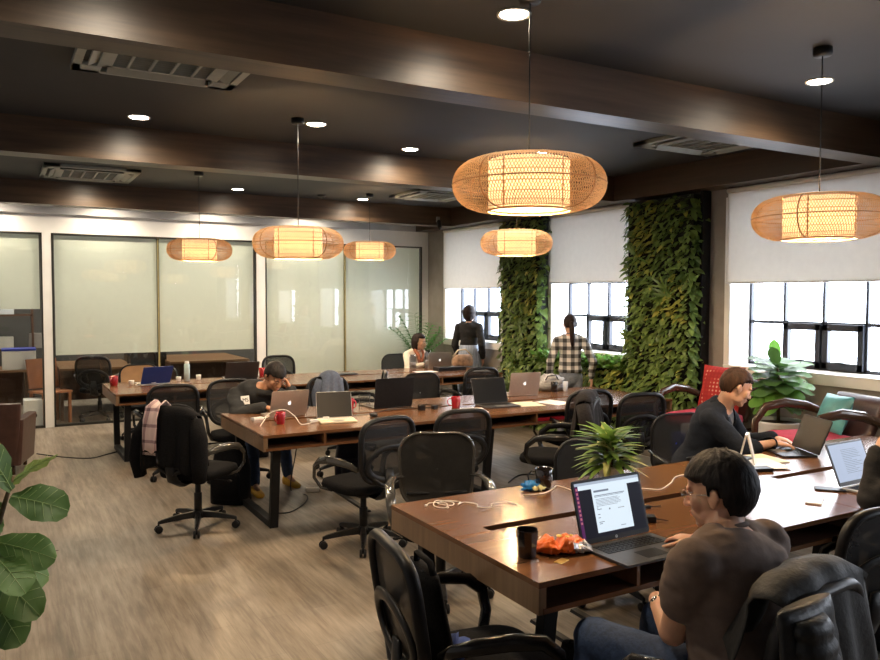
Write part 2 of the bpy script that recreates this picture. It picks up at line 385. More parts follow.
# windows of the right wall
def rwindow(n, y0, y1):
    w = thing('window_%d' % n, None, None, (0, 0, 0)); w['kind'] = 'structure'
    XP = 6.70; W = y1 - y0
    fr = MB(); d = .05
    fr.bx(XP, XP + d, y0, y0 + .035, ZS, ZT); fr.bx(XP, XP + d, y1 - .035, y1, ZS, ZT)
    fr.bx(XP, XP + d, y0, y1, ZS, ZS + .035); fr.bx(XP, XP + d, y0, y1, ZT - .03, ZT)
    zr = 1.53
    for k in (1, 2, 3): fr.bx(XP, XP + d, y0 + W * k / 4 - .013, y0 + W * k / 4 + .013, ZS, ZT)
    fr.bx(XP, XP + d, y0, y1, zr - .016, zr + .016); fr.bx(XP, XP + d, y0, y1, 1.945, 1.975); fr.bx(XP, XP + d, y0, y1, 2.38, 2.41)
    fr.build('steel_frame', m_winframe, w, 0.003)
    for k in (1, 2):
        a = y0 + W * k / 4; b = a + W / 4; s = MB(); q = .065
        s.bx(XP - .03, XP + .03, a + .01, a + q, ZS + .02, zr); s.bx(XP - .03, XP + .03, b - q, b - .01, ZS + .02, zr)
        s.bx(XP - .03, XP + .03, a + .01, b - .01, ZS + .02, ZS + .02 + q); s.bx(XP - .03, XP + .03, a + .01, b - .01, zr - q, zr)
        so = s.build('opening_sash', m_winframe, w, 0.004)
        MB().box((XP - .05, (a + b) / 2, ZS + .085), (.03, .10, .018)).build('latch', m_blacksteel, so, 0.003)
    MB().bx(XP + .02, XP + .026, y0, y1, ZS, ZT).build('pane', m_winglass, w)
    rv = MB()
    rv.bx(XW - .015, XP + .06, y1 - .012, y1 + .0, ZS - .005, ZT); rv.bx(XW - .015, XP + .06, y0, y0 + .012, ZS - .005, ZT)
    rv.bx(XW - .02, XW + .0, y1 - .002, y1 + .055, ZS - .09, ZT); rv.bx(XW - .02, XW + .0, y0 - .055, y0 + .002, ZS - .09, ZT)
    rv.build('white_reveal', m_white, w)
    sl = MB(); sl.bx(XW - .03, XP, y0 - .055, y1 + .055, ZS - .015, ZS + .004); sl.bx(XW - .025, XW + .0, y0 - .055, y1 + .055, ZS - .10, ZS)
    sl.build('window_sill', m_white, w, 0.004)
    return w
for i, (a, b) in enumerate(WIN): rwindow(4 + i, a, b)

# roller blinds
m_blind = translucent('off_white_blind_fabric', (0.82, 0.80, 0.76), 0.22, dark=.96)
def blind(y0, y1, z0, label):
    b = thing('roller_blind', label, 'blind', (XW - .035, (y0 + y1) / 2, z0), 0, 'roller blinds on the right wall')
    W = y1 - y0; f = MB(); f.bx(-.0015, .0015, -W / 2, W / 2, 0, ZB - z0 - .03); f.build('blind_fabric', m_blind, b)
    MB().tube([(0, -W / 2, 0), (0, W / 2, 0)], .009, 8).build('bottom_bar', m_whiteplastic, b)
    MB().tube([(0, -W / 2, ZB - z0 - .03), (0, W / 2, ZB - z0 - .03)], .025, 10).build('roller_tube', m_whiteplastic, b)
    c = MB(); c.tube([(-.02, W / 2 - .02, ZB - z0 - .05), (-.022, W / 2 - .02, .02)], .0025, 5); c.build('pull_chain', m_whiteplastic, b)
blind(9.32, 11.0, 1.91, 'off-white roller blind over the farthest window')
blind(6.66, 8.18, 1.96, 'off-white roller blind between the two planted columns')
blind(3.60, 5.32, 1.92, 'wide off-white roller blind over the window nearest the camera')
blind(0.9, 2.65, 1.9, 'off-white roller blind over the added window beyond the right edge of the photo')

# recessed downlights
m_bulb = E('warm_lamp_disc', (1.0, 0.88, 0.70), 70)
m_ring = M('white_trim_ring', (0.7, 0.68, 0.62), 0.05, 20, rough=0.4)
def spot_light(x, y, energy=80, col=(1.0, 0.84, 0.64)):
    L = bpy.data.lights.new('downlight_beam', 'SPOT'); L.energy = energy; L.color = col; L.spot_size = math.radians(160); L.spot_blend = 0.75
    L.shadow_soft_size = 0.05
    return L
downs = [(2.20, 3.12, 'round downlight shining above the big front lantern'), (4.55, 3.10, 'round downlight beside the lamp cord at the upper right'),
         (0.97, 6.33, 'round downlight on the left between the two nearest beams'), (2.23, 5.87, 'round downlight beside the cord of the middle lantern'),
         (3.36, 6.42, 'round downlight in the centre in front of the second beam'), (4.49, 5.87, 'round downlight seen just above the big front lantern rim'),
         (0.97, 9.97, 'round downlight in front of the far left air vent'), (2.70, 9.92, 'small round downlight second from left over the glass wall'),
         (4.50, 10.04, 'small round downlight third from left over the glass wall'),
         (1.30, 11.15, 'round downlight hidden behind the rear beam, washing the glass wall on the left'), (2.75, 11.15, 'round downlight hidden behind the rear beam, washing the glass wall in the middle'),
         (4.20, 11.15, 'round downlight hidden behind the rear beam, washing the glass wall on the right'), (-.15, 11.15, 'round downlight hidden behind the rear beam, washing the leftmost pane'),
         (0.45, 3.05, 'round downlight above the left end of the nearest beam, out of frame')]
first = None
for (x, y, lab) in downs:
    if first is None:
        d = thing('recessed_downlight', lab, 'ceiling light', (x, y, H), 0, 'round ceiling downlights')
        MB().lathe([(.070, -.003), (.082, -.010), (.084, -.001), (.070, 0.0)], 24).build('trim_ring', m_ring, d)
        MB().lathe([(.0005, -.006), (.068, -.006), (.070, -.001), (.0005, -.001)], 24).build('light_disc', m_bulb, d)
        lo = bpy.data.objects.new('beam', spot_light(0, 0)); COL.objects.link(lo); lo.parent = d; lo.location = (0, 0, -.03)
        first = d
    else:
        d = copy_tree(first); d.location = (x, y, H); d['label'] = lab

# air conditioning cassettes
m_acgrille = M('grey_ac_plastic', (0.24, 0.25, 0.22), 0.06, 14, rough=0.45)
m_acdark = M('dark_ac_slot', (0.03, 0.028, 0.026), 0.1, 10, rough=0.6)
def cassette(x0, y0, s, label):
    a = thing('ceiling_air_vent', label, 'air vent', (x0 + s / 2, y0 + s / 2, H), 0, 'ceiling air conditioning cassettes')
    h = s / 2; z = -.035
    f = MB()
    f.bx(-h, h, -h, -h + .05, z, -.001); f.bx(-h, h, h - .05, h, z, -.001); f.bx(-h, -h + .05, -h, h, z, -.001); f.bx(h - .05, h, -h, h, z, -.001)
    for sx in (-1, 1):
        for sy in (-1, 1): f.bx(sx * h, sx * (h - .16), sy * h, sy * (h - .16), z, -.001)
    f.build('frame', m_acgrille, a, 0.004)
    MB().bx(-h + .01, h - .01, -h + .01, h - .01, -.012, -.001).build('recess', m_acdark, a)
    g = MB(); q = h - .17
    g.bx(-q, q, -q, -q + .03, z, -.012); g.bx(-q, q, q - .03, q, z, -.012)
    for k in range(6): xx = -q + 2 * q * k / 5; g.bx(xx - .03 * (k in (0, 5)) - .008, xx + .008 + .03 * (k in (0, 5)), -q, q, z, -.012)
    for k in range(14): yy = -q + 2 * q * (k + .5) / 14; g.bx(-q, q, yy - .002, yy + .002, z + .006, -.014)
    g.build('centre_grille', m_acgrille, a)
    for k in range(4):
        fl = MB(); fl.box((0, -(h - .105), -.030), (2 * (h - .19), .07, .008), Matrix.Rotation(.5, 3, 'X')); o = fl.build('flap', m_acgrille, a, 0.002); o.rotation_euler = (0, 0, k * PI / 2)
    return a
cassette(.40, 4.15, .95, 'grey square ceiling air vent nearest the camera, top left')
cassette(.44, 8.95, .95, 'grey square ceiling air vent far left above the glass wall')
cassette(4.66, 8.62, .90, 'grey square ceiling air vent far back near the corner')
cassette(4.95, 4.22, .95, 'dark square ceiling air vent behind the nearest beam on the right')
sm = thing('smoke_detector', 'small black round smoke detector on the ceiling near the glass wall', 'smoke detector', (3.85, 9.95, H))
MB().lathe([(.06, 0), (.058, -.02), (.03, -.035), (.001, -.036)], 20).build('housing', m_blackplastic, sm)
MB().lathe([(.012, -.034), (.010, -.042), (.001, -.042)], 10).build('sensor_cap', m_acgrille, sm)
sc = thing('security_camera', 'small dark security camera hanging from the beam by the corner', 'camera', (5.90, 10.32, ZB + .10))
MB().box((0, .03, -.01), (.05, .04, .08)).build('bracket', m_acgrille, sc, .004)
MB().caps((0, 0, -.05), (0, -.02, -.13), .035, .032).build('camera_body', m_blackplastic, sc)
MB().lathe([(.012, 0), (.012, .012), (.001, .012)], 12, (0, -.02, -.17)).build('lens', m_screenoff, sc)

# exterior building seen through the far window
bl = thing('office_building', 'pale blue building seen outside through the farthest window', 'building', (22.0, 36.0, -6))
m_bwall = M('pale_blue_facade', (0.45, 0.58, 0.78), 0.06, 0.5, rough=0.7)
m_bwin = M('facade_window_glass', (0.25, 0.38, 0.52), 0.1, 1, rough=0.2)
MB().bx(0, 6, -2.5, 10, 0, 10).build('facade', m_bwall, bl)
for i in range(5):
    for j in range(3):
        y = -2 + i * 2.4; z = 1.6 + j * 3.2
        MB().bx(-.1, .05, y, y + 1.7, z, z + 1.5).build('facade_window', m_bwin, bl)
# ---------------------------------------------------------------- woven pendant lanterns
m_bamboo = translucent('woven_bamboo', (0.92, 0.70, 0.42), 0.45, dark=.85)
m_hoop = M('bamboo_hoop', (0.62, 0.38, 0.18), 0.15, 30, rough=0.5)
m_drum = translucent('thread_drum_shade', (1.0, 0.80, 0.50), 0.75, emis=(1, .7, .4), es=3.6, stripes=260)
m_glow = E('lit_bulb', (1.0, 0.80, 0.50), 14)
def lantern(loc, label, top_z=H):
    L = thing('woven_pendant_lantern', label, 'pendant lamp', loc, 0, 'woven bamboo pendant lanterns')
    Ro, hz, Ri = .35, .118, .185
    def prof(t):   # t 0 bottom .. 1 top ; superellipse torus side
        a = -PI / 2 + PI * t
        c, s = math.cos(a), math.sin(a)
        return Ri + .005 + (Ro - Ri - .005) * (abs(c) ** .86), hz * math.copysign(abs(s) ** .95, s)
    N = 150; K = 20; wv = MB()
    for d in (1, -1):
        for j in range(N):
            vs = []; 
            for k in range(K + 1):
                t = k / K; r, z = prof(t); a = 2 * PI * j / N + d * .55 * t
                ca, sa = math.cos(a), math.sin(a); w = .0019
                off = .0012 * d
                vs += [((r + off) * ca + w * sa, (r + off) * sa - w * ca, z), ((r + off) * ca - w * sa, (r + off) * sa + w * ca, z), ((r + off - .002) * ca, (r + off - .002) * sa, z)]
            fs = []
            for k in range(K):
                a0 = 3 * k; b0 = a0 + 3
                for q in range(3): q2 = (q + 1) % 3; fs.append((a0 + q, a0 + q2, b0 + q2, b0 + q))
            wv.add(vs, fs, 0, False)
    for t in (.10, .2, .32, .44, .56, .68, .8, .9):
        r, z = prof(t); wv.tube([(r * math.cos(2 * PI * q / 60), r * math.sin(2 * PI * q / 60), z) for q in range(60)], .0018, 4, 0, True)
    wv.build('woven_shade', m_bamboo, L)
    hp = MB()
    for t, rr in ((0.0, .005), (.5, .0032), (1.0, .005)):
        r, z = prof(t); hp.tube([(r * math.cos(2 * PI * q / 60), r * math.sin(2 * PI * q / 60), z) for q in range(60)], rr, 6, 0, True)
    for q in range(4):
        a = q * PI / 2 + .3; hp.tube([(prof(t / 12)[0] * math.cos(a), prof(t / 12)[0] * math.sin(a), prof(t / 12)[1]) for t in range(13)], .004, 5)
        hp.tube([(Ri * math.cos(a), Ri * math.sin(a), -hz), (Ri * math.cos(a), Ri * math.sin(a), hz)], .004, 5)
    hp.build('bamboo_hoops', m_hoop, L)
    dm = MB(); dm.lathe([(Ri, -hz + .01), (Ri, hz - .01), (Ri - .003, hz - .01), (Ri - .003, -hz + .01), (Ri, -hz + .01)], 48, caps=False)
    dm.build('drum_shade', m_drum, L)
    b = MB(); b.ell((0, 0, -.02), (.034, .034, .042)); b.build('light_bulb', m_glow, L)
    cr = MB(); cr.tube([(-Ri, 0, hz - .012), (Ri, 0, hz - .012)], .004, 5); cr.tube([(0, -Ri, hz - .012), (0, Ri, hz - .012)], .004, 5)
    cr.lathe([(.02, 0), (.02, .06), (.012, .075)], 12, (0, 0, .03)); cr.tube([(0, 0, .09), (0, 0, hz)], .006, 6)
    cr.build('bulb_holder', m_blackplastic, L)
    MB().tube([(0, 0, hz - .02), (0, 0, top_z - loc[2] - .03)], .0035, 6).build('hanging_cord', m_blackcable, L)
    MB().lathe([(.001, -.045), (.045, -.045), (.05, -.035), (.05, 0)], 24, (0, 0, top_z - loc[2])).build('ceiling_canopy', m_blacksteel, L)
    li = bpy.data.lights.new('bulb_light', 'POINT'); li.energy = 60; li.color = (1.0, 0.66, 0.34); li.shadow_soft_size = .045
    lo = bpy.data.objects.new('bulb_light', li); COL.objects.link(lo); lo.parent = L; lo.location = (0, 0, -.075)
    return L
LAMPS = [((2.12, 2.88, 2.29), 'largest woven bamboo lantern hanging nearest the camera'), ((3.97, 2.69, 2.22), 'woven bamboo lantern cut by the right edge in front of the wide blind'),
         ((4.39, 6.16, 2.30), 'small woven lantern hanging under the big one, before the planted column'), ((2.04, 5.77, 2.19), 'middle-sized woven lantern in front of the white mullion of the glass wall'),
         ((1.96, 8.78, 2.29), 'small woven lantern furthest left before the frosted glass'), ((4.36, 9.50, 2.39), 'smallest woven lantern at the rear, right of the middle-sized one')]
lan = lantern(*LAMPS[0])
for loc, lab in LAMPS[1:]:
    c = copy_tree(lan); c.location = loc; c['label'] = lab
    dz = H - loc[2] - (H - LAMPS[0][0][2])
    for ch in c.children:
        if ch.name.startswith('ceiling_canopy'): ch.location.z = dz
        if ch.name.startswith('hanging_cord'):
            L0 = H - LAMPS[0][0][2] - .03 - .105; ch.scale.z = 1; s = (L0 + dz) / L0; ch.scale.z = s; ch.location.z = .105 * (1 - s)

# ---------------------------------------------------------------- work tables
def work_table(x0, x1, y0, y1, label, group, first_end=True, last_end=True, slot=True):
    T = thing('work_table', label, 'table', (x0, y0, 0), 0, group)
    W = x1 - x0; D = y1 - y0; zt = .75; th = .022; zb = .63
    yc = D * .53
    tp = MB(); sw = .032
    if slot:
        a0, a1 = .19, W - .30
        tp.bx(0, W, 0, yc - sw, zt - th, zt); tp.bx(0, W, yc + sw, D, zt - th, zt)
        tp.bx(0, a0, yc - sw, yc + sw, zt - th, zt); tp.bx(a1, W, yc - sw, yc + sw, zt - th, zt)
    else: tp.bx(0, W, 0, D, zt - th, zt)
    tp.build('tabletop', m_desk, T)
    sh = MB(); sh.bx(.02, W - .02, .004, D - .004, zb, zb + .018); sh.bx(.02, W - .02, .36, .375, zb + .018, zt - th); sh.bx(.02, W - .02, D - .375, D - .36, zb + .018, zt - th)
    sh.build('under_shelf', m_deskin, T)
    MB().bx(.02, W - .02, -.001, .004, zb, zb + .020).build('shelf_lip', m_desk, T); MB().bx(.02, W - .02, D - .004, D + .001, zb, zb + .020).build('shelf_lip', m_desk, T)
    for xx in (0, W - .035):
        MB().bx(xx + .0005, xx + .0345, .0015, D - .0015, zb - .001, zt - th + .0005).build('side_panel', m_deskend, T)
    MB().bx(W * .25 - .009, W * .25 + .009, .003, .36, zb + .018, zt - th).build('divider', m_desk, T)
    MB().bx(W * .62 - .009, W * .62 + .009, .003, .36, zb + .018, zt - th).build('divider', m_desk, T)
    for xx in (.13, W - .13):
        f = MB(); yt = .11; yb_ = .19
        f.tube([(xx, yt, zb), (xx, yb_, .03), ], .036, 4, flat=(1, 1), sm=False, up=(0, 1, 0)) if False else None
        def bar(p, q, w=.065, t=.05):
            p = V(p); q = V(q); d = (q - p).normalized(); u = V((1, 0, 0)); n = d.cross(u)
            vs = [];
            for c in (p, q):
                for a, b in ((-1, -1), (1, -1), (1, 1), (-1, 1)): vs.append(c + u * a * w / 2 + n * b * t / 2)
            f.add(vs, [(0, 1, 5, 4), (1, 2, 6, 5), (2, 3, 7, 6), (3, 0, 4, 7), (3, 2, 1, 0), (4, 5, 6, 7)])
        bar((xx, yt, zb), (xx, yb_, .0)); bar((xx, D - yt, zb), (xx, D - yb_, .0)); bar((xx, yb_ - .02, .025), (xx, D - yb_ + .02, .025)); bar((xx, yt, zb - .025), (xx, D - yt, zb - .025), .05, .045)
        f.build('leg_frame', m_blacksteel, T, 0.003)
    return T
G1 = 'brown wooden work tables'
work_table(1.67, 3.62, 2.19, 3.39, 'brown wooden work table in the foreground with the tumbler and orange bag on it', G1)
work_table(3.625, 5.60, 2.19, 3.39, 'brown wooden work table under the hands of the man in the navy blazer', G1)
work_table(1.68, 3.62, 5.54, 6.79, 'brown wooden work table in the middle where the boy leans over his laptop', G1)
work_table(3.625, 5.88, 5.54, 6.79, 'brown wooden work table nearest the planted columns, with open sheets of paper', G1)
work_table(1.05, 3.45, 8.62, 9.80, 'brown wooden work table at the back left with the blue laptop', G1)
work_table(3.455, 5.93, 8.62, 9.80, 'brown wooden work table at the back in front of the seated woman', G1)

# ---------------------------------------------------------------- office chairs
def rrect(w, h, r, n=6):
    pts = []
    for cx, cz, a0 in ((w / 2 - r, h / 2 - r, 0), (-w / 2 + r, h / 2 - r, PI / 2), (-w / 2 + r, -h / 2 + r, PI), (w / 2 - r, -h / 2 + r, 3 * PI / 2)):
        for k in range(n + 1):
            a = a0 + PI / 2 * k / n; pts.append((cx + r * math.cos(a), cz + r * math.sin(a)))
    return pts
def cushion(mb, cx, cy, z0, z1, w, d, r=.1, m=0, crown=.012):
    rings = []
    for f, z in ((.80, z0), (.96, z0 + (z1 - z0) * .18), (1, z0 + (z1 - z0) * .5), (.97, z1 - (z1 - z0) * .12), (.86, z1), (.5, z1 + crown), (.05, z1 + crown * 1.3)):
        rings.append([(cx + x * f, cy + y * f, z) for x, y in rrect(w, d, r)])
    mb.loft(rings, m, True)
CHAIRS = {}
def build_chair(kind, label, m_back=None, m_arm=None):
    C = thing('office_chair', label, 'chair', (0, 0, 0), 0, 'black office chairs')
    # star base with casters
    b = MB(); b.lathe([(.001, .075), (.045, .075), (.048, .11), (.034, .135), (.001, .135)], 16)
    for k in range(5):
        a = 2 * PI * k / 5 + .3; d = V((math.cos(a), math.sin(a), 0)); n = V((-d.y, d.x, 0)); rings = []
        for r, w, z, h in ((.03, .026, .105, .024), (.15, .022, .100, .020), (.27, .016, .084, .014), (.30, .012, .078, .010)):
            c = d * r + V((0, 0, z)); rings.append([c - n * w - V((0, 0, h)), c + n * w - V((0, 0, h)), c + n * w * .6 + V((0, 0, h)), c - n * w * .6 + V((0, 0, h))])
        b.loft(rings, 0, False)
    bo = b.build('star_base', m_blackplastic, C, .003)
    for k in range(5):
        a = 2 * PI * k / 5 + .3; d = V((math.cos(a), math.sin(a), 0)); n = V((-d.y, d.x, 0)); w = MB(); c = d * .295 + V((0, 0, .029))
        for s in (-1, 1):
            w.loft([[c + n * (s * q) + d * (r * math.cos(t * PI / 6)) + V((0, 0, r * math.sin(t * PI / 6))) for t in range(12)] for q, r in ((.006, .024), (.008, .0285), (.020, .0285), (.024, .020))], 0, True)
        w.tube([c, c + V((0, 0, .05))], .008, 6); w.build('caster', m_blackplastic, bo)
    g = MB(); g.lathe([(.030, .13), (.030, .27), (.022, .27), (.022, .36), (.02, .38)], 16); g.box((0, 0, .385), (.2, .24, .035)); g.tube([(0.1, .02, .38), (.26, .03, .375)], .006, 6); g.ell((.27, .03, .375), (.02, .012, .010))
    g.build('gas_lift', m_blackplastic, C, .003)
    s = MB(); cushion(s, 0, .02, .40, .475, .49, .47, .12); s.build('seat', m_blackfabric, C)
    if kind == 'ring':
        zc = .725; hh = .44; W = .45
        def curve(x, z): return -.235 - .04 * math.cos((z - .60) * 3.0) + .25 * x * x + (z - .5) * -.10
        def outline(sc=1.0, n=48):
            pts = []
            for k in range(n):
                a = 2 * PI * k / n; ca, sa = math.cos(a), math.sin(a)
                x = W / 2 * math.copysign(abs(ca) ** .55, ca) * sc * (1.0 + .06 * sa); z = zc + hh / 2 * math.copysign(abs(sa) ** .6, sa) * sc
                pts.append(V((x, curve(x, z), z)))
            return pts
        f = MB(); f.tube(outline(1.0), .018, 8, closed=True, flat=(1.0, 1.35)); f.build('back_frame', m_blackplastic, C)
        p = MB(); rings = [[q for q in outline(sc)] for sc in (.98, .75, .5, .25, .03)]; p.loft(rings, 0, True, caps=False)
        p.build('mesh_backrest', m_back or m_meshback, C)
        sp = MB()   # oval lumbar ring behind the mesh and the spine
        pts = []
        for k in range(28):
            a = 2 * PI * k / 28; x = .185 * math.cos(a); z = .635 + .115 * math.sin(a); pts.append(V((x, curve(x, z) - .022 - .012 * math.cos(a) ** 2 * 0, z)))
        sp.tube(pts, .015, 8, closed=True, flat=(1.7, .8))
        sp.tube([(0, -.05, .385), (0, -.20, .375), (0, -.285, .42), (0, -.31, .50), (0, -.30, .60)], [.03, .032, .034, .03, .02], 8, flat=(.55, 1.6), up=(0, 0, 1))
        for sx in (-1, 1): sp.tube([(0, -.30, .47), (sx * .08, -.305, .50), (sx * .15, -.29, .56)], .016, 6)
        sp.build('back_support', m_blackplastic, C)
    else:
        zc = .735; hh = .50; W = .47
        def curve(x, z): return -.235 - .035 * math.cos((z - .60) * 3.2) + .20 * x * x
        def outl(sc):
            return [V((x * sc * (1 - .10 * max(0, (-y) / .25)), curve(x * sc, zc + y * sc), zc + y * sc)) for x, y in rrect(W, hh, .13, 7)]
        f = MB(); f.tube(outl(1.0), .011, 8, closed=True); f.build('back_frame', m_arm or m_blackplastic, C)
        p = MB(); p.loft([outl(sc) for sc in (.98, .75, .5, .25, .03)], 0, True, caps=False); p.build('mesh_backrest', m_back or m_meshgrey, C)
        sp = MB(); sp.tube([(0, -.05, .385), (0, -.22, .38), (0, -.28, .44), (0, -.285, .56)], [.028, .03, .03, .022], 8, flat=(.6, 1.6), up=(0, 0, 1))
        sp.tube([(-.19, -.255, .58), (0, -.29, .57), (.19, -.255, .58)], .014, 6); sp.build('back_support', m_blackplastic, C)
    for sx in (-1, 1):
        a = MB()
        if kind == 'ring':
            pts = [(.20, .10, .405), (.27, .14, .43), (.305, .17, .50), (.312, .155, .58), (.312, .09, .635), (.310, -.02, .655), (.300, -.14, .655), (.272, -.22, .64), (.225, -.245, .60)]
            pts2 = [(.20, -.02, .40), (.275, -.02, .43), (.305, -.07, .52), (.308, -.12, .60), (.303, -.14, .65)]
            a.tube([(sx * x, y, z) for x, y, z in pts], [.018, .018, .018, .019, .021, .023, .022, .018, .015], 8, flat=(.65, 1.25))
        else:
            pts = [(.215, -.245, .70), (.275, -.20, .705), (.302, -.08, .69), (.305, .06, .665), (.302, .15, .62), (.295, .17, .55), (.28, .14, .47), (.20, .10, .405)]
            a.tube([(sx * x, y, z) for x, y, z in pts], [.014, .017, .023, .024, .022, .018, .017, .017], 8, flat=(.6, 1.3))
        a.build('armrest', m_arm or m_blackgloss, C)
    return C
m_armgloss = M('grey_gloss_armrest', (0.045, 0.043, 0.040), 0.1, 20, rough=0.2, coat=0.5)
protos = {}
def chair(kind, x, y, hd, label, z=0, armm=None, tilt=0):
    key = (kind, armm)
    if key not in protos:
        c = build_chair(kind, label, None, armm); protos[key] = c
    else: c = copy_tree(protos[key]); c['label'] = label
    c.location = (x, y, z); c.rotation_euler = (tilt, 0, head(hd)); return c
ca = chair('ring', 1.50, 2.32, 98, 'black mesh chair at the left end of the front table with a blue cloth')
for ch in ca.children:   # its backrest is tipped back a little
    if ch.name.split('.')[0] in ('back_frame', 'mesh_backrest', 'back_support'):
        a = math.radians(6); ch.rotation_euler = (a, 0, 0); p = V((0, -.2, .42)); ch.location = p - Matrix.Rotation(a, 3, 'X') @ p
chair('panel', 2.27, 3.94, 204, 'black chair with pale rimmed tall backrest facing the far side of the front table', armm=m_armgloss).scale = (1, 1, .94)
chair('ring', 2.25, 5.02, -12, 'black mesh chair with its back turned, just left of the rimmed one', armm=m_armgloss)
chair('ring', 1.31, 6.02, 50, 'black chair with jacket and plaid scarf at the left end of the middle table', armm=m_armgloss)
chair('ring', 1.45, 7.92, 3, 'black mesh chair with its back turned at the near side of the back left table')
chair('ring', 3.02, 5.20, 4, 'black chair half hidden behind the pale rimmed one, pushed under the middle table')
chair('ring', 4.02, 5.10, -42, 'black chair with a dark coat hung over its back, facing left')
chair('ring', 4.68, 5.66, 10, 'black chair between the coat-hung chair and the glossy round-backed one')
chair('ring', 4.94, 5.26, 12, 'glossy black round-backed chair at the right end of the middle table')
chair('panel', 3.16, 3.44, 184, 'black chair just behind the spiky potted plant').scale = (1, 1, .91)
chair('panel', 4.40, 3.88, 190, 'black mesh chair behind the man in the navy blazer')
chair('ring', 3.08, 2.10, 4, 'black curved-back chair at the front table, right of the man in brown')
chair('ring', 2.03, 1.70, -6, 'black chair on which the man in brown sits, jackets over its back')
chair('ring', 3.44, 7.92, -66, 'black chair turned sideways in front of the back table, left of centre')
chair('panel', 4.20, 7.52, 182, 'black chair facing the camera beyond the middle table with the two red mugs')
chair('ring', 4.97, 7.98, 2, 'wide black chair at the near side of the back table, below the standing woman')
chair('ring', 3.42, 10.22, 181, 'black mesh chair against the frosted glass behind the boy')
chair('panel', 5.28, 10.28, 172, 'dark chair of the seated woman with the silver laptop')
chair('ring', 2.00, 7.42, 184, 'black chair under the boy in the dark hooded top')
chair('ring', 3.00, 7.22, 176, 'black chair with a blue-grey jacket peeking over the middle table')
tanc = chair('panel', 1.58, 10.25, 176, 'chair with a tan rounded back behind the blue laptop')
m_tan = M('tan_leather', (0.50, 0.30, 0.15), 0.08, 12, rough=0.5)
for ch in tanc.children:
    if ch.name.startswith('mesh_backrest'):
        ch.data = ch.data.copy(); ch.data.materials[0] = m_tan; ch['label'] = 'tan backrest'
chair('ring', 3.95, 1.66, 0, 'black chair of the person in black at the right edge')

# ---------------------------------------------------------------- laptops
def laptop(x, y, hd, label, w=.33, d=.23, lid=105, m_body=None, m_disp=None, m_lid=None, m_keys=None, logo=None, z=.75, extra=None, closed=False, name='laptop'):
    m_body = m_body or m_silver; m_lid = m_lid or m_body
    L = thing(name, label, 'laptop', (x, y, z), head(hd), 'laptops on the tables')
    b = MB(); pts = rrect(w, d, .012, 3)
    b.loft([[(px, py, zz) for px, py in pts] for zz in (.002, .013)], 0, False); b.build('base', m_body, L, .0015)
    if not closed:
        k = MB(); n = 13; rows = 5
        for r in range(rows):
            for c in range(n):
                kx = -w * .42 + (w * .84) * (c + .5) / n; ky = d * .06 + r * d * .075
                if r == 0 and 3 < c < 9:
                    if c == 4: k.box((0 - w * .0, ky, .0142), (w * .30, d * .055, .0016))
                    continue
                k.box((kx, ky, .0142), (w * .84 / n * .82, d * .06, .0016))
        k.build('keyboard', m_keys or m_blackplastic, L)
        MB().box((0, -d * .25, .0133), (w * .30, d * .30, .0008)).build('trackpad', m_lid if m_lid is not m_body else m_silver, L)
    ang = math.radians(180 - lid) if not closed else 0
    # lid is modelled in a local frame hinged on the rear edge
    hinge = bpy.data.objects.new('lid', None)
    lb = MB(); lp = rrect(w, d, .012, 3)
    lb.loft([[(px, -d / 2 + py, zz) for px, py in lp] for zz in (0, .006)], 0, False)
    lo = lb.build('lid', m_lid, L, .0015); lo.location = (0, d / 2, .0145)
    lo.rotation_euler = (-math.radians(lid) if not closed else 0, 0, 0)
    bz = MB(); bz.bx(-w / 2 + .003, w / 2 - .003, -d + .003, -.004, -.0008, 0); bz.build('bezel', m_blackplastic, lo)
    dp = MB(); x0, x1, y0, y1 = -w / 2 + .012, w / 2 - .012, -d + .012, -.022
    dp.bx(x0, x1, y0, y1, -.0014, -.0009)
    do = dp.build('display', m_disp or m_screenoff, lo)
    if extra: extra(lo, x0, x1, y0, y1)
    if logo == 'apple':
        a = MB(); s = .016; c0 = (0, -d / 2)
        prof = [(0, .72), (.22, .86), (.52, .84), (.80, .62), (.62, .34), (.60, .04), (.86, -.30), (.66, -.70), (.40, -.98), (.16, -.90), (0, -.86), (-.16, -.90), (-.40, -.98), (-.72, -.66), (-.92, -.10), (-.86, .50), (-.56, .84), (-.22, .86)]
        a.loft([[(c0[0] - px * s, c0[1] - py * s, zz) for px, py in prof] for zz in (.006, .0068)], 0, False)
        a.loft([[(c0[0] - px * s, c0[1] - py * s, zz) for px, py in [(.02, .98), (.10, 1.30), (.36, 1.48), (.34, 1.18), (.18, 1.0)]] for zz in (.006, .0068)], 0, False)
        a.build('fruit_logo', m_logo, lo)
    return L
m_logo = E('backlit_logo', (1, 1, 1), 1.1)
m_dispblue = E('blue_display', (0.01, 0.03, 0.16), 0.8, (0.01, 0.02, 0.06))
m_dispwhite = E('pale_document_display', (0.50, 0.60, 0.80), 0.75, (0.05, 0.05, 0.05))
m_pagewhite = E('white_page', (0.78, 0.90, 1.0), 0.95, (0.05, 0.05, 0.05))
m_dockpurple = E('purple_launcher_bar', (0.16, 0.03, 0.16), 0.5, (0.02, 0.0, 0.02))
m_dispdark = E('dark_desktop_display', (0.010, 0.010, 0.02), 0.5, (0.005, 0.005, 0.01))
m_textgrey = E('grey_screen_text', (0.20, 0.24, 0.32), 0.8, (0.02, 0.02, 0.02))
m_topbar = E('pale_window_bar', (0.50, 0.58, 0.72), 0.8, (0.05, 0.05, 0.05))
m_lavender = E('screen_icons', (0.75, 0.2, 0.25), 0.7, (0.02, 0.02, 0.02))
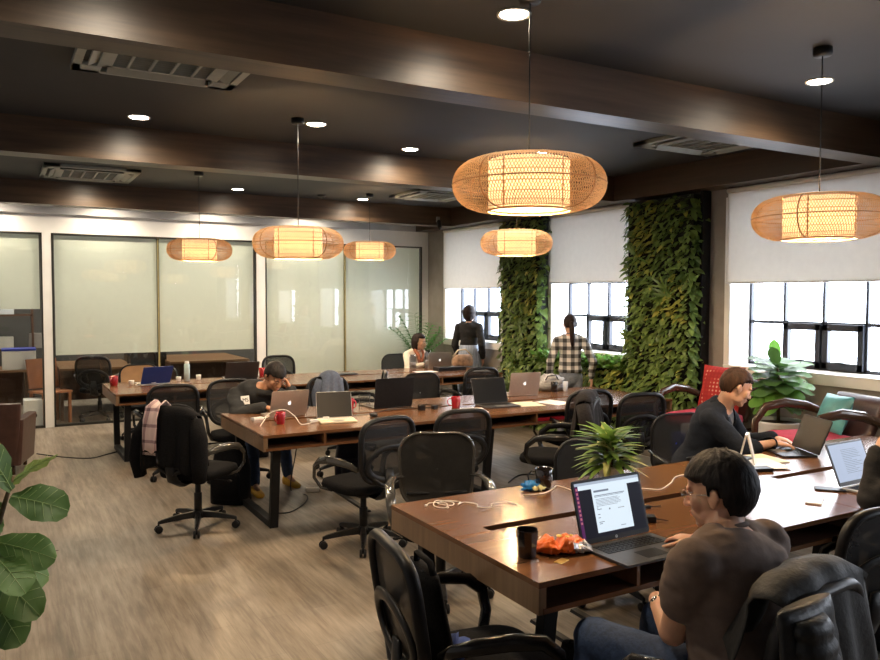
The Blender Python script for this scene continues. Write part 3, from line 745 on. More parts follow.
def doc_screen(lo, x0, x1, y0, y1):
    W = x1 - x0; Hh = y1 - y0   # y0 is the far (top) edge of the picture
    def q(a, b, c, d, mat, nm, z=-.0018, lab=None):
        o = MB().bx(x0 + W * a, x0 + W * b, y0 + Hh * c, y0 + Hh * d, z, z + .0003).build(nm, mat, lo); return o
    q(0, .045, .06, 1, m_dockpurple, 'launcher_bar'); q(0, 1, 0, .05, m_topbar, 'menu_bar'); q(.045, 1, .05, .13, m_pagewhite, 'browser_bar')
    q(.24, .80, .13, .93, m_pagewhite, 'document_page')
    t = MB(); r = random.Random(3)
    def ln(a, b, c, h=.010): t.bx(x0 + W * a, x0 + W * b, y0 + Hh * c, y0 + Hh * (c + h), -.0022, -.0019)
    ln(.27, .50, .17, .035); ln(.27, .74, .26, .014); ln(.27, .72, .285, .008)
    for k in range(6): ln(.28, .60 + .1 * r.random(), .33 + k * .025, .007)
    for c in (.48, .51, .60, .66, .74, .77): ln(.28, .30 + .06 * r.random(), c, .012)
    ln(.46, .48, .52, .03); ln(.60, .70, .54, .010); ln(.60, .68, .86, .010)
    t.build('page_text', m_textgrey, lo)
    ic = MB()
    for k in range(9): ic.bx(x0 + W * .010, x0 + W * .035, y0 + Hh * (.09 + k * .075), y0 + Hh * (.13 + k * .075), -.0021, -.0018)
    ic.build('launcher_icons', m_lavender, lo)
    lg = MB(); cx, cy = 0, -.012
    lg.lathe([(.006, 0), (.006, -.0006), (.0047, -.0006), (.0047, 0), (.006, 0)], 20, (cx, cy, -.001), caps=False)
    for dx in (-.0022, .0016): lg.bx(cx + dx - .0004, cx + dx + .0004, cy - .003, cy + .003, -.0016, -.001)
    for dx in (-.0012, .0026): lg.bx(cx + dx - .0004, cx + dx + .0004, cy - .001, cy + .002, -.0016, -.001)
    lg.build('round_maker_logo', m_silver, lo)
laptop(2.237, 2.27, -1, 'dark laptop showing a white document in front of the man in brown', .385, .26, 106, m_darkalu, m_dispdark, m_blackplastic, extra=doc_screen)
def text_screen(lo, x0, x1, y0, y1):
    W = x1 - x0; Hh = y1 - y0; t = MB(); r = random.Random(5)
    for k in range(15): t.bx(x0 + W * .30, x0 + W * (.55 + .3 * r.random()), y0 + Hh * (.16 + k * .045), y0 + Hh * (.16 + k * .045 + .010), -.0018, -.0015)
    t.build('page_text', m_textgrey, lo)
laptop(4.06, 2.36, -2, 'laptop with a pale document screen beside the person at the right edge', .345, .235, 112, m_silver, m_dispwhite, m_darkalu, extra=text_screen)
laptop(4.52, 3.25, 116, 'black laptop the man in the navy blazer types on', .34, .235, 112, m_blackplastic, m_screenoff, m_blackplastic)
laptop(3.93, 3.30, -6, 'closed black laptop beside the elbow of the man in the navy blazer', .36, .25, 0, m_blackplastic, closed=True)
laptop(2.13, 6.44, 178, 'warm silver laptop with a lit logo that the boy leans over', .33, .23, 108, m_bronze, m_screenoff, m_bronze, logo='apple')
laptop(2.41, 5.90, 12, 'open pale laptop with a black screen facing the camera on the middle table', .30, .22, 108, m_cream, m_screenoff, m_silver, m_keys=m_whiteplastic)
laptop(3.15, 6.50, 178, 'large black laptop seen from behind on the middle table', .40, .27, 98, m_blackplastic)
laptop(4.06, 5.98, 6, 'dark laptop with a black screen facing the camera right of the red mug', .36, .25, 112, m_darkalu, m_screenoff, m_darkalu)
laptop(4.74, 6.60, 190, 'brownish grey laptop with a lit logo on the far side of the right middle table', .34, .24, 104, m_bronze, m_screenoff, m_bronze, logo='apple')
laptop(5.48, 9.62, 196, 'silver laptop with a lit logo in front of the seated woman', .33, .23, 104, m_silver, m_screenoff, m_silver, logo='apple')
laptop(1.56, 9.52, 172, 'laptop with a dark blue lid on the back left table', .34, .24, 122, m_silver, m_screenoff, M('blue_lid', (0.015, 0.04, 0.20), 0.05, 20, rough=0.35))
laptop(2.62, 9.62, 186, 'grey laptop half open behind the cables on the back left table', .40, .26, 125, m_darkalu, m_screenoff, m_darkalu)
laptop(3.92, 9.40, 0, 'thin dark closed laptop lying on the back table below the frosted glass', .34, .24, 0, m_darkalu, closed=True)

# ---------------------------------------------------------------- mugs, cups and small things on the tables
def mug(x, y, hd, label, mat, h=.098, r=.041, z=.75, handle=True, name='mug', facets=24, taper=.8, cat='mug', group='mugs and tumblers on the tables'):
    g = thing(name, label, cat, (x, y, z), head(hd), group)
    b = MB(); b.lathe([(.001, .0), (r * taper * .9, .0), (r * taper, .006), (r * (taper + 1) / 2, h * .5), (r, h - .002), (r - .002, h), (r - .005, h - .002), (r * (taper + 1) / 2 - .005, h * .5), (r * taper - .006, .010), (.001, .009)], facets, sm=facets > 12)
    b.build('cup_body', mat, g)
    if handle:
        hp = [(r * .93, 0, h * .82), (r * 1.35, 0, h * .86), (r * 1.72, 0, h * .66), (r * 1.62, 0, h * .38), (r * 1.2, 0, h * .22), (r * .85, 0, h * .24)]
        MB().tube(hp, .0055, 8, flat=(.8, 1.3)).build('handle', mat, g)
    return g
mug(1.80, 2.44, 20, 'glossy black faceted tumbler next to the orange snack bag', m_blackmug, .112, .046, handle=False, name='tumbler', facets=9, taper=.80)
mug(2.52, 3.27, 212, 'black mug with a handle beside the blue wrapper', m_blackmug, .112, .050)
mug(1.96, 5.99, 150, 'red mug beside the looped white cable in front of the boy', m_red)
mug(2.75, 6.43, 60, 'red mug to the right of the laptop with the black screen', m_red, .105)
mug(3.66, 6.08, 200, 'red mug with its handle to the left beside the dark laptop', m_red, .105, .046)
mug(1.14, 9.50, 120, 'red mug at the left corner of the back table', m_red, .11, .05)
mug(2.93, 9.68, 100, 'red mug behind the shoulder of the boy on the back table', m_red, .11, .048)
mug(5.20, 6.58, 0, 'black beaker beside the striped bag on the middle table', m_blackmug, .11, .04, handle=False, name='beaker')
m_milk = M('frosted_plastic_cup', (0.55, 0.58, 0.66), 0.05, 20, rough=0.3)
mug(5.33, 6.55, 0, 'small pale plastic cup next to the black beaker', m_milk, .11, .028, handle=False, name='plastic_cup', cat='cup')
for i, (x, y, lab, hh) in enumerate([(1.88, 9.62, 'small white cup left of the light blue bottle', .055), (2.13, 9.68, 'small white cup right of the light blue bottle', .06), (1.33, 9.50, 'small white cup in front of the tan chair back', .05)]):
    mug(x, y, 0, lab, m_whiteplastic, hh, .032, handle=False, name='small_cup', cat='cup')
def bottle(x, y, label, mat, h=.24, r=.034):
    g = thing('water_bottle', label, 'bottle', (x, y, .75))
    MB().lathe([(.001, 0), (r, 0), (r, h * .55), (r * .97, h * .6), (r, h * .65), (r, h * .8), (r * .7, h * .88)], 20).build('bottle_body', mat, g)
    MB().lathe([(r * .7, h * .88), (r * .75, h * .89), (r * .72, h), (.001, h)], 20).build('cap', m_whiteplastic, g); return g
bottle(1.98, 9.62, 'light blue bottle standing on the back left table', M('light_blue_bottle', (0.50, 0.68, 0.72), 0.1, 20, rough=0.25))
m_glassware = glassmat('drinking_glass', (0.80, 0.82, 0.86))
m_straw = M('pale_filling', (0.60, 0.52, 0.45), 0.2, 30, rough=0.6)
for x, y, h, lab in ((5.12, 9.70, .20, 'tall clear glass jar left of the seated woman'), (5.32, 9.62, .26, 'taller clear glass jar directly before the seated woman')):
    g = thing('glass_jar', lab, 'jar', (x, y, .75), 0, 'glass jars by the seated woman')
    MB().lathe([(.001, 0), (.045, 0), (.05, .01), (.05, h * .8), (.036, h * .9), (.036, h), (.033, h), (.033, h * .9), (.046, h * .78), (.046, .012), (.001, .008)], 20).build('jar_body', m_glassware, g)
    MB().lathe([(.001, .012), (.044, .012), (.044, h * .45), (.001, h * .45)], 16).build('contents', m_straw, g)

# cables lying on the tables
def cable(name, pts, label, mat, r=.0028, cat='cable', group=None, z=.75):
    P = [V((p[0], p[1], (p[2] if len(p) > 2 else z + r))) for p in pts]
    out = []
    for i in range(len(P) - 1):
        p0 = P[max(i - 1, 0)]; p1 = P[i]; p2 = P[i + 1]; p3 = P[min(i + 2, len(P) - 1)]
        for k in range(6):
            t = k / 6; out.append(0.5 * ((2 * p1) + (p2 - p0) * t + (2 * p0 - 5 * p1 + 4 * p2 - p3) * t * t + (3 * p1 - p0 - 3 * p2 + p3) * t ** 3))
    out.append(P[-1]); o = MB().tube(out, r, 6).build(name, mat); tag(o, label, cat, group); return o
def earbud(o, pts):
    for p in pts: MB().ell((p[0], p[1], .757), (.008, .007, .006)).build('earbud', m_cable, o)
rr = random.Random(11)
ep = [(1.80, 3.27), (1.84, 3.30), (1.90, 3.25), (1.87, 3.20), (1.83, 3.24), (1.88, 3.31), (1.95, 3.27), (1.91, 3.21), (1.86, 3.26), (1.93, 3.31), (1.98, 3.25), (1.94, 3.20), (2.00, 3.24), (2.03, 3.17), (2.00, 3.11), (2.07, 3.10), (2.10, 3.14), (2.17, 3.11), (2.20, 3.07)]
eo = cable('earphones', [(a, b, .7535 + .004 * (i % 3)) for i, (a, b) in enumerate(ep)], 'tangled white earphones near the left corner of the front table', m_cable, .0026, 'earphones')
earbud(eo, [(1.80, 3.27), (1.875, 3.19)])
cable('white_cable', [(2.34, 3.21), (2.45, 3.19), (2.56, 3.24), (2.62, 3.28), (2.62, 3.15), (2.58, 3.05), (2.62, 2.9), (2.75, 2.93), (2.90, 3.04), (2.99, 3.0), (3.05, 2.95), (3.20, 3.02), (3.36, 3.12), (3.55, 3.13), (3.75, 3.16)], 'long white cable winding across the front table behind the document laptop', m_cable, .003)
cable('white_cable', [(1.78, 5.95), (1.82, 6.0, .78), (1.90, 6.05, .84), (2.0, 6.0, .86), (2.06, 5.93, .81), (2.09, 5.88, .755), (2.18, 5.90)], 'looped white cable standing over the red mug in front of the boy', m_cable, .0035)
cable('white_cable', [(1.36, 9.40), (1.40, 9.46, .77), (1.47, 9.42, .79), (1.55, 9.38, .77), (1.62, 9.42, .79), (1.68, 9.50, .80), (1.60, 9.44), (1.5, 9.40), (1.42, 9.37)], 'tangled white cable before the blue laptop', m_cable, .004)
cable('black_cable', [(2.3, 6.14), (2.5, 6.12), (2.75, 6.10), (2.95, 6.2), (3.2, 6.25), (3.5, 6.2), (3.75, 6.25)], 'black cable along the slot of the middle table', m_blackcable, .003)
cable('black_cable', [(3.05, 6.28), (3.2, 6.35), (3.35, 6.22), (3.5, 6.40), (3.62, 6.3), (3.7, 6.42)], 'black cables tangled behind the adapters of the middle table', m_blackcable, .0035)
cable('grey_cable', [(2.2, 9.3), (2.4, 9.4), (2.6, 9.32), (2.9, 9.42), (3.05, 9.5)], 'grey cable in front of the half open grey laptop', m_darkalu, .004)
def brick(x, y, hd, label, mat, d=(.07, .04, .028), name='power_adapter', cat='adapter', z=.75):
    g = thing(name, label, cat, (x, y, z), head(hd))
    MB().box((0, 0, d[2] / 2), d).build('housing', mat, g, .004)
    MB().tube([(d[0] / 2, 0, d[2] / 2), (d[0] / 2 + .03, .005, d[2] * .3), (d[0] / 2 + .06, .0, .005)], .0025, 5).build('lead', mat, g); return g
brick(2.55, 2.56, 30, 'black power adapter lying behind the document laptop', m_blackplastic, (.10, .045, .03))
brick(2.72, 2.72, 10, 'small black plug with a metal tip next to the cable slot', m_blackplastic, (.05, .022, .014), 'plug', 'plug')
brick(3.31, 6.10, 5, 'black cube adapter on the middle table, left of its smaller twin', m_blackplastic, (.055, .055, .05))
brick(3.45, 6.11, -10, 'smaller black cube adapter on the middle table, right of its twin', m_blackplastic, (.05, .045, .035))
brick(2.22, 5.93, 0, 'white adapter at the end of the looped cable', m_whiteplastic, (.07, .03, .025))
brick(2.36, 6.02, 30, 'white puck charger left of the black-screened laptop', m_whiteplastic, (.05, .05, .025))
brick(3.90, 2.98, 20, 'black wallet-sized box beside the papers by the navy blazer sleeve', m_blackplastic, (.13, .075, .022), 'small_case', 'case')
def slab(name, x, y, hd, label, cat, mat, d, z=.75, bev=.002, rows=0, group=None):
    o = MB().box((0, 0, d[2] / 2), d).build(name, mat, None, bev); o.location = (x, y, z); o.rotation_euler = (0, 0, head(hd)); tag(o, label, cat, group); return o
slab('smartphone', 3.56, 2.40, 60, 'white phone lying near the right end of the front table', 'phone', m_whiteplastic, (.075, .15, .009))
slab('smartphone', 3.84, 2.50, -40, 'black phone lying left of the pale document laptop', 'phone', m_blackplastic, (.075, .15, .009))
slab('notebook', 4.12, 3.20, 12, 'cream notebook under the papers by the blazer sleeve', 'notebook', m_cream, (.34, .25, .008))
slab('paper_sheet', 4.06, 3.08, 24, 'white sheet lying over the edge of the cream notebook', 'paper', m_paper, (.21, .297, .0015), z=.759)
slab('paper_sheet', 4.38, 5.96, 10, 'left white sheet of the two before the coat-hung chair', 'paper', m_cream, (.25, .30, .002))
slab('paper_sheet', 4.68, 5.92, -14, 'right white sheet of the two before the coat-hung chair', 'paper', m_paper, (.25, .30, .002))
slab('magazine', 3.72, 5.86, 20, 'white and blue magazine in front of the red mug by the dark laptop', 'magazine', m_paper, (.21, .28, .004))
slab('paper_sheet', 2.02, 6.38, 30, 'white napkin beside the sleeve of the boy', 'paper', m_paper, (.14, .10, .003))
slab('cable_pouch', 1.86, 6.30, -20, 'small white pouch left of the napkin near the boy', 'pouch', m_whiteplastic, (.10, .05, .02))
slab('folder', 4.36, 5.68, 6, 'red folder lying inside the open shelf of the right middle table', 'folder', m_red, (.34, .22, .03), z=.649)
slab('paper_sheet', 5.05, 9.2, 0, 'white paper lying left of the silver laptop', 'paper', m_paper, (.3, .2, .002))
slab('document_tray', 5.46, 9.24, 5, 'flat black box in front of the silver laptop of the seated woman', 'tray', m_blackplastic, (.42, .20, .05))
slab('paper_sheet', 5.80, 9.0, 20, 'white paper at the right end of the back table', 'paper', m_paper, (.25, .3, .002))
slab('small_gold_packet', 1.885, 2.33, 70, 'tiny gold packet lying in front of the orange snack bag', 'packet', M('gold_foil', (0.55, 0.36, 0.10), 0.1, 40, rough=0.3, metal=0.4), (.035, .06, .004))
slab('green_white_carton', 2.78, 9.62, 15, 'small white carton with green print beside the red mug on the back table', 'carton', M('green_white_print', (0.60, 0.78, 0.45), 0.3, 30, rough=0.5), (.10, .07, .09))
o = MB().ell((0, 0, .016), (.034, .055, .018)).build('computer_mouse', m_blackplastic); o.location = (2.77, 5.96, .75); tag(o, 'black mouse right of the pale laptop on the middle table', 'mouse')
for x, y, lab in ((3.98, 3.14, 'white folded stand between the blazer sleeve and the head of the man in brown'),):
    g = thing('folded_stand', lab, 'stand', (x, y, .75), head(-34))
    for s, nm in ((-1, 'front_leaf'), (1, 'rear_leaf')):
        q = MB(); q.add([(-.05, s * .045, 0), (.05, s * .045, 0), (.05, 0, .19), (-.05, 0, .19), (-.05, s * .045 + s * .008, 0), (.05, s * .045 + s * .008, 0), (.05, s * .008, .192), (-.05, s * .008, .192)],
                        [(0, 1, 2, 3), (7, 6, 5, 4), (0, 4, 5, 1), (1, 5, 6, 2), (2, 6, 7, 3), (3, 7, 4, 0)]); q.build(nm, m_whiteplastic, g)
# crumpled wrapper and snack bag
def crumple(mb, c, r, seed, n=14, k=10, amp=.35, mfun=None):
    st = len(mb.v); mb.ell((0, 0, 0), (1, 1, 1), n, k)
    for i in range(st, len(mb.v)):
        p = V(mb.v[i]); q = 1 + amp * noise.noise(p * 2.3 + V((seed, 0, 0))) * 1.6
        p = V((p.x * r[0] * q, p.y * r[1] * q, p.z * r[2] * q)) + V(c); p.z = max(p.z, .001); mb.v[i] = tuple(p)
m_orange = M('orange_snack_foil', (0.85, 0.16, 0.015), 0.12, 14, bump=0.5, rough=0.3)
m_foil = M('silver_foil', (0.75, 0.74, 0.76), 0.1, 40, bump=0.6, rough=0.25, metal=0.5)
sb = thing('snack_bag', 'open orange snack bag with a pale foil end on the front table', 'snack bag', (1.97, 2.42, .75), head(118))
mb = MB(); rings = []
for i in range(31):
    t = i / 30; y = -.13 + .26 * t; w = .062 * (math.sin(PI * min(max(t, .04), .96)) ** .30) * (1 - .25 * max(0, .25 - t) * 4); hgt = .030 * math.sin(PI * min(t + .05, 1)) ** .7 + .004
    pin = 1 - .45 * math.exp(-((t - .38) / .05) ** 2)
    ring = []
    for q in range(28):
        a = 2 * PI * q / 28; ca, sa = math.cos(a), math.sin(a); n1 = noise.noise(V((ca * 2.2, t * 9, sa * 2))); n2 = noise.noise(V((ca * 5, t * 22, sa * 5 + 3)))
        k = 1 + .30 * n1 + .22 * n2; ring.append((w * ca * k + .010 * math.sin(t * 5), y + .008 * n2, max(.001, (hgt + hgt * sa * (1 + .5 * n1 + .4 * n2)) * (pin if sa > 0 else 1))))
    rings.append(ring)
mb.loft(rings, 0, True)
for i, f in enumerate(mb.f):
    yc = sum(mb.v[q][1] for q in f) / len(f); xc = sum(mb.v[q][0] for q in f) / len(f)
    if yc + xc * .8 > .075: mb.m[i] = 1
    mb.s[i] = (i % 3) != 0
mb.build('bag_body', [m_orange, m_foil], sb)
m_yellow = M('yellow_print', (0.85, 0.62, 0.12), 0.1, 30, rough=0.4)
pm = MB()
for (a, b, s) in ((0, -.02, .016), (.012, .01, .012), (-.01, .03, .010)):
    pm.ell((a - .0, b, .0655 - abs(b) * .10), (s, s * .8, .0035), 8, 5)
pm.build('yellow_print', m_yellow, sb)
wr = thing('candy_wrapper', 'crumpled blue and yellow wrapper next to the black mug', 'wrapper', (2.44, 3.28, .75))
mb = MB(); crumple(mb, (0, 0, .018), (.045, .032, .028), 3.1, 16, 12, .8); mb.build('blue_wrapper', M('blue_foil', (0.02, 0.22, 0.62), 0.2, 30, bump=0.5, rough=0.3), wr)
mb = MB(); crumple(mb, (.035, -.03, .014), (.032, .022, .016), 7.7, 14, 10, .9); mb.build('pale_yellow_wrapper', M('pale_yellow_foil', (0.80, 0.76, 0.40), 0.2, 30, bump=0.5, rough=0.3), wr)

# striped bag behind the brownish laptop, handbag and blocks
m_stripe = M('grey_striped_cloth', (0.40, 0.40, 0.41), 0.55, 9, stretch=(1, 6, 14), rough=0.8)
bg = thing('fabric_bag', 'soft grey striped bag behind the brownish laptop', 'bag', (5.24, 6.70, .75), head(20))
mb = MB(); crumple(mb, (0, 0, .07), (.17, .10, .10), 5.2, 20, 14, .25); mb.build('bag_body', m_stripe, bg)
MB().tube([(-.08, -.07, .12), (-.06, -.10, .17), (.03, -.10, .18), (.07, -.07, .12)], .008, 6).build('strap', m_darkalu, bg)
hb = thing('handbag', 'cream and brown round handbag standing on the back table next to the silver laptop', 'handbag', (5.93, 9.66, .75), head(10))
mb = MB(); rings = []
for t in range(9):
    z = .003 + .17 * t / 8; f = 1 - .22 * (t / 8 - .4) ** 2 * 4; rings.append([(.17 * f * math.cos(a), .07 * f * math.sin(a), z) for a in [2 * PI * q / 20 for q in range(20)]])
mb.loft(rings, 0, True); mb.build('bag_body', M('cream_brown_weave', (0.42, 0.27, 0.18), 0.5, 14, rough=0.7), hb)
MB().tube([(-.15, 0, .15), (-.08, -.01, .24), (.04, -.01, .25), (.15, 0, .15)], .012, 8).build('handle', M('cream_leather', (0.70, 0.62, 0.50), 0.05, 10, rough=0.5), hb)
bk = thing('wire_basket', 'small black wire pen basket behind the red mug in the middle', 'basket', (2.98, 6.62, .75))
mb = MB()
for z in (.003, .035, .07, .10): mb.tube([(.05 * math.cos(a) * (1 + z), .05 * math.sin(a) * (1 + z), z) for a in [2 * PI * q / 16 for q in range(16)]], .0025, 5, closed=True)
for q in range(12): a = 2 * PI * q / 12; mb.tube([(.05 * math.cos(a), .05 * math.sin(a), 0), (.055 * math.cos(a), .055 * math.sin(a), .10)], .002, 4)
mb.build('wire_body', m_blacksteel, bk)
MB().lathe([(.001, 0.001), (.047, 0.001), (.047, .004), (.001, .004)], 16).build('basket_bottom', m_blacksteel, bk)
# ---------------------------------------------------------------- foliage helpers
def leaf(mb, base, d, up, L, W, m=0, curl=.25, fold=.25, seg=4, shape='heart'):
    d = V(d).normalized(); up = V(up); up = (up - d * up.dot(d))
    if up.length < 1e-4: up = V((0, 0, 1)) if abs(d.z) < .9 else V((1, 0, 0)); up = up - d * up.dot(d)
    up.normalize(); s = d.cross(up); base = V(base); vs = []
    for i in range(seg + 1):
        t = i / seg
        if shape == 'heart': w = math.sin(PI * min(1, t * .93 + .07)) ** .6 * (1 - .35 * t)
        elif shape == 'fiddle': w = (math.sin(PI * min(1, t * .94 + .05)) ** .6) * (.62 + .55 * t)
        else: w = math.sin(PI * (t * .96 + .03)) ** .7
        c = base + d * (L * t) - up * (curl * L * t * t)
        w *= W / 2
        vs += [c - s * w + up * (fold * w), c, c + s * w + up * (fold * w)]
    fs = []
    for i in range(seg):
        a = 3 * i; b = a + 3; fs += [(a, a + 1, b + 1, b), (a + 1, a + 2, b + 2, b + 1)]
    mb.add(vs, fs, m, True)
def rich_leaf(mb, base, d, up, L, W, m=0, curl=.3, wav=.03, shape='fiddle', nu=6, nv=8, vein=1):
    """big leaf with wavy edge, centre fold and raised side veins"""
    d = V(d).normalized(); up = V(up); up = (up - d * up.dot(d)); up.normalize(); s = d.cross(up); base = V(base); vs = []
    ph = RND.random() * 6
    for i in range(nv + 1):
        t = i / nv
        if shape == 'fiddle': w = (math.sin(PI * min(1, t * .93 + .06)) ** .5) * (.55 + .60 * t)
        else: w = math.sin(PI * (t * .95 + .04)) ** .6
        w *= W / 2; c = base + d * (L * t) - up * (curl * L * t * t)
        for j in range(-nu // 2, nu // 2 + 1):
            q = j / (nu / 2); h = .18 * abs(q) * w + wav * L * math.sin(t * 11 + ph + (2 if q > 0 else 0)) * q * q - .10 * w * q * q
            if vein: h += .006 * math.cos(t * nv * PI) * (1 - abs(abs(q) - .5))
            vs.append(c + s * (w * q) + up * h)
    fs = []; k = nu + 1
    for i in range(nv):
        for j in range(nu): a = i * k + j; fs.append((a, a + 1, a + k + 1, a + k))
    mb.add(vs, fs, m, True)

m_g1 = leafmat('living_wall_leaf', (0.05, 0.105, 0.025), (0.27, 0.38, 0.10), .4, .25)
m_g2 = leafmat('yellow_green_leaf', (0.26, 0.30, 0.05), (0.50, 0.48, 0.12), .4, .3)
m_g3 = leafmat('fern_blade', (0.08, 0.15, 0.03), (0.18, 0.28, 0.06), .4, .3)
m_panel = M('black_planting_felt', (0.012, 0.014, 0.010), 0.3, 20, rough=0.95)
def green_wall(x0, y0, y1, z0, z1, label, bushy=0, side=True, seed=1):
    g = thing('living_green_wall', label, 'green wall', (x0, (y0 + y1) / 2, z0), 0, 'planted walls between the windows')
    r = random.Random(seed); yc = (y0 + y1) / 2; mb = MB()
    hy = (y1 - y0) / 2; Hh = z1 - z0; dep = XW - x0 - .03
    MB().bx(.05, dep, -hy, hy, 0, Hh).build('planting_panel', m_panel, g)
    st = .054
    nz = int(Hh / st); ny = int(2 * hy / st)
    for iz in range(nz):
        for iy in range(ny):
            for rep in range(2):
                y = -hy + (iy + r.random()) * st; z = (iz + r.random()) * st
                pat = noise.noise(V((y * 2.2 + seed, z * 1.3, seed)))
                L = .060 + .045 * r.random(); d = V((-.75 - .5 * r.random(), r.uniform(-.9, .9), r.uniform(-1.0, .35)))
                mi = 1 if (pat > .12 and z > Hh * .55 and r.random() < .6) else (1 if r.random() < .06 else 0)
                bump = .06 * noise.noise(V((y * 5, z * 5, seed + 3)))
                leaf(mb, (.035 - bump - .02 * r.random(), y, z), d, V((-1, r.uniform(-.4, .4), 1)), L, L * .68, mi, .35, .2, 3)
    if side:
        for iz in range(nz):
            for k in range(int(dep / st) + 1):
                for s in (-1, 1):
                    z = (iz + r.random()) * st; x = .04 + k * st * r.random()
                    L = .08 + .05 * r.random()
                    leaf(mb, (x, s * (hy - .01), z), V((r.uniform(-.8, .1), s * r.uniform(.4, 1), r.uniform(-1, .3))), V((-.5, s * .6, 1)), L, L * .66, 0, .3, .2, 3)
    # fern tufts
    for k in range(int(Hh * 2 * hy * 3.0)):
        y = r.uniform(-hy * .8, hy * .8); z = r.uniform(Hh * .1, Hh * .95)
        for q in range(14):
            a = r.uniform(0, 2 * PI); leaf(mb, (0, y, z), V((-.7, math.cos(a), math.sin(a) - .2)), V((-1, 0, .6)), r.uniform(.14, .24), .028, 2, .45, .2, 3, 'blade')
    if bushy:
        for k in range(1300):
            y = r.uniform(-hy, hy); x = r.uniform(-.05, dep * .9); L = r.uniform(.07, .12)
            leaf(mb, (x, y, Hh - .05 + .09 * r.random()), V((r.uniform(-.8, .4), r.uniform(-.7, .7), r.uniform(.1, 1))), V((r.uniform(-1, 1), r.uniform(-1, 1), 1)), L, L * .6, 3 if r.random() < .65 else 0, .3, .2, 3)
    mb.build('foliage', [m_g1, m_g2, m_g3, leafmat('painted_sunlit_leaf', (0.07, 0.20, 0.03), (0.22, 0.42, 0.08), .4, .45)], g)  # daylight on the hedge top is painted into the last leaf green
    return g
green_wall(6.20, 8.24, 9.10, .02, 2.84, 'planted green column between the two farther windows', seed=2)
green_wall(6.18, 5.62, 6.56, .02, 2.84, 'wide planted green column beside the grey concrete pillar', seed=5)
green_wall(6.20, 6.58, 8.22, .02, .98, 'low planted green wall under the middle window', bushy=1, side=False, seed=9)
# raised lounge platform along the windows
struct('floor_platform', MB().bx(5.30, XW, 2.9, 5.50, 0, .28), m_floor, .004); struct('trim_7', MB().bx(5.285, 5.30, 2.9, 5.50, 0, .275), m_white)
# dark edge strip closing the green column and grey pillar
struct('trim_6', MB().bx(6.30, XW, 5.56, 5.60, 0, ZB), m_blacksteel)

# ---------------------------------------------------------------- potted plants
m_fid = leafmat('fiddle_leaf', (0.050, 0.12, 0.030), (0.13, 0.26, 0.075), .5, .25)
m_fidb = leafmat('young_fiddle_leaf', (0.10, 0.28, 0.04), (0.20, 0.42, 0.08), .38, .4)
m_potwhite = M('white_glazed_pot', (0.72, 0.72, 0.70), 0.04, 10, rough=0.35)
m_potgrey = M('grey_pot', (0.35, 0.36, 0.37), 0.08, 10, rough=0.6)
def pot(g, r, h, mat):
    MB().lathe([(.001, 0), (r * .78, 0), (r * .82, .01), (r, h - .02), (r * 1.02, h), (r * .94, h), (r * .92, h - .04), (.001, h - .04)], 28).build('pot', mat, g)
    MB().lathe([(.001, h - .045), (r * .92, h - .045), (r * .90, h - .035), (.001, h - .028)], 20).build('soil', m_soil, g)
fl = thing('fiddle_leaf_fig', 'large-leaved potted plant in the left foreground', 'plant', (-.10, 3.20, 0)); fl.scale = (.86, .86, .93)
pot(fl, .20, .36, m_potgrey)
st = MB(); st.tube([(0, 0, .32), (.02, .01, .6), (.07, -.02, .85), (.11, 0, 1.05), (.16, .02, 1.20)], [.018, .016, .014, .011, .007], 8); st.tube([(.02, .01, .6), (-.08, .05, .85), (-.12, .06, 1.1)], [.012, .010, .006], 6)
st.build('stem', m_stem, fl)
# leaves: base, direction, up, length, width
LV = [((.155, .02, 1.17), (.62, .05, .50), (-.4, -.3, 1), .20, .085, 1), ((.15, 0, 1.15), (-.35, -.25, .85), (.6, -.8, .2), .27, .16, 0), ((.15, 0, 1.12), (.82, -.48, -.10), (-.1, -.75, .75), .235, .19, 0),
      ((.11, 0, 1.08), (-.85, .0, .25), (.2, -.8, .7), .27, .19, 0), ((.11, 0, 1.03), (-.5, -.5, -.1), (.3, -.7, .6), .25, .18, 0), ((.09, 0, .98), (-.2, .6, .1), (0, -.5, .8), .24, .17, 0),
      ((.09, 0, .95), (.75, -.2, -.22), (.1, -.85, .6), .24, .17, 0), ((.08, 0, .90), (.4, -.75, -.25), (.1, -.65, .75), .24, .18, 0), ((.08, -.01, .88), (.85, .15, -.35), (.2, -.8, .6), .25, .18, 0),
      ((.07, -.02, .84), (.65, -.45, -.5), (.3, -.8, .5), .26, .20, 0), ((.06, -.02, .80), (-.3, -.6, -.3), (.1, -.8, .5), .25, .19, 0), ((.05, 0, .76), (.45, -.35, -.60), (.3, -.85, .5), .25, .20, 0),
      ((-.10, .05, 1.08), (.1, -.6, .5), (0, -.7, .6), .24, .18, 0), ((-.10, .05, 1.0), (-.6, .3, .3), (0, -.5, .8), .24, .18, 0), ((-.08, .05, .9), (.3, -.9, -.1), (0, -.6, .7), .25, .18, 0), ((.04, 0, .72), (-.6, -.1, -.2), (0, -.6, .7), .25, .18, 0)]
mb = MB()
for b, d, u, L, W, mi in LV: rich_leaf(mb, b, d, u, L, W, mi, .22, .035, 'fiddle' if not mi else 'blade', 6, 10)
m_varieg = leafmat('variegated_leaf', (0.13, 0.22, 0.05), (0.30, 0.38, 0.12), .4, .3)
m_vein = M('pale_leaf_vein', (0.22, 0.34, 0.12), .05, 20, rough=.5)
mb.build('leaves', [m_fid, m_varieg], fl)
vn = MB()
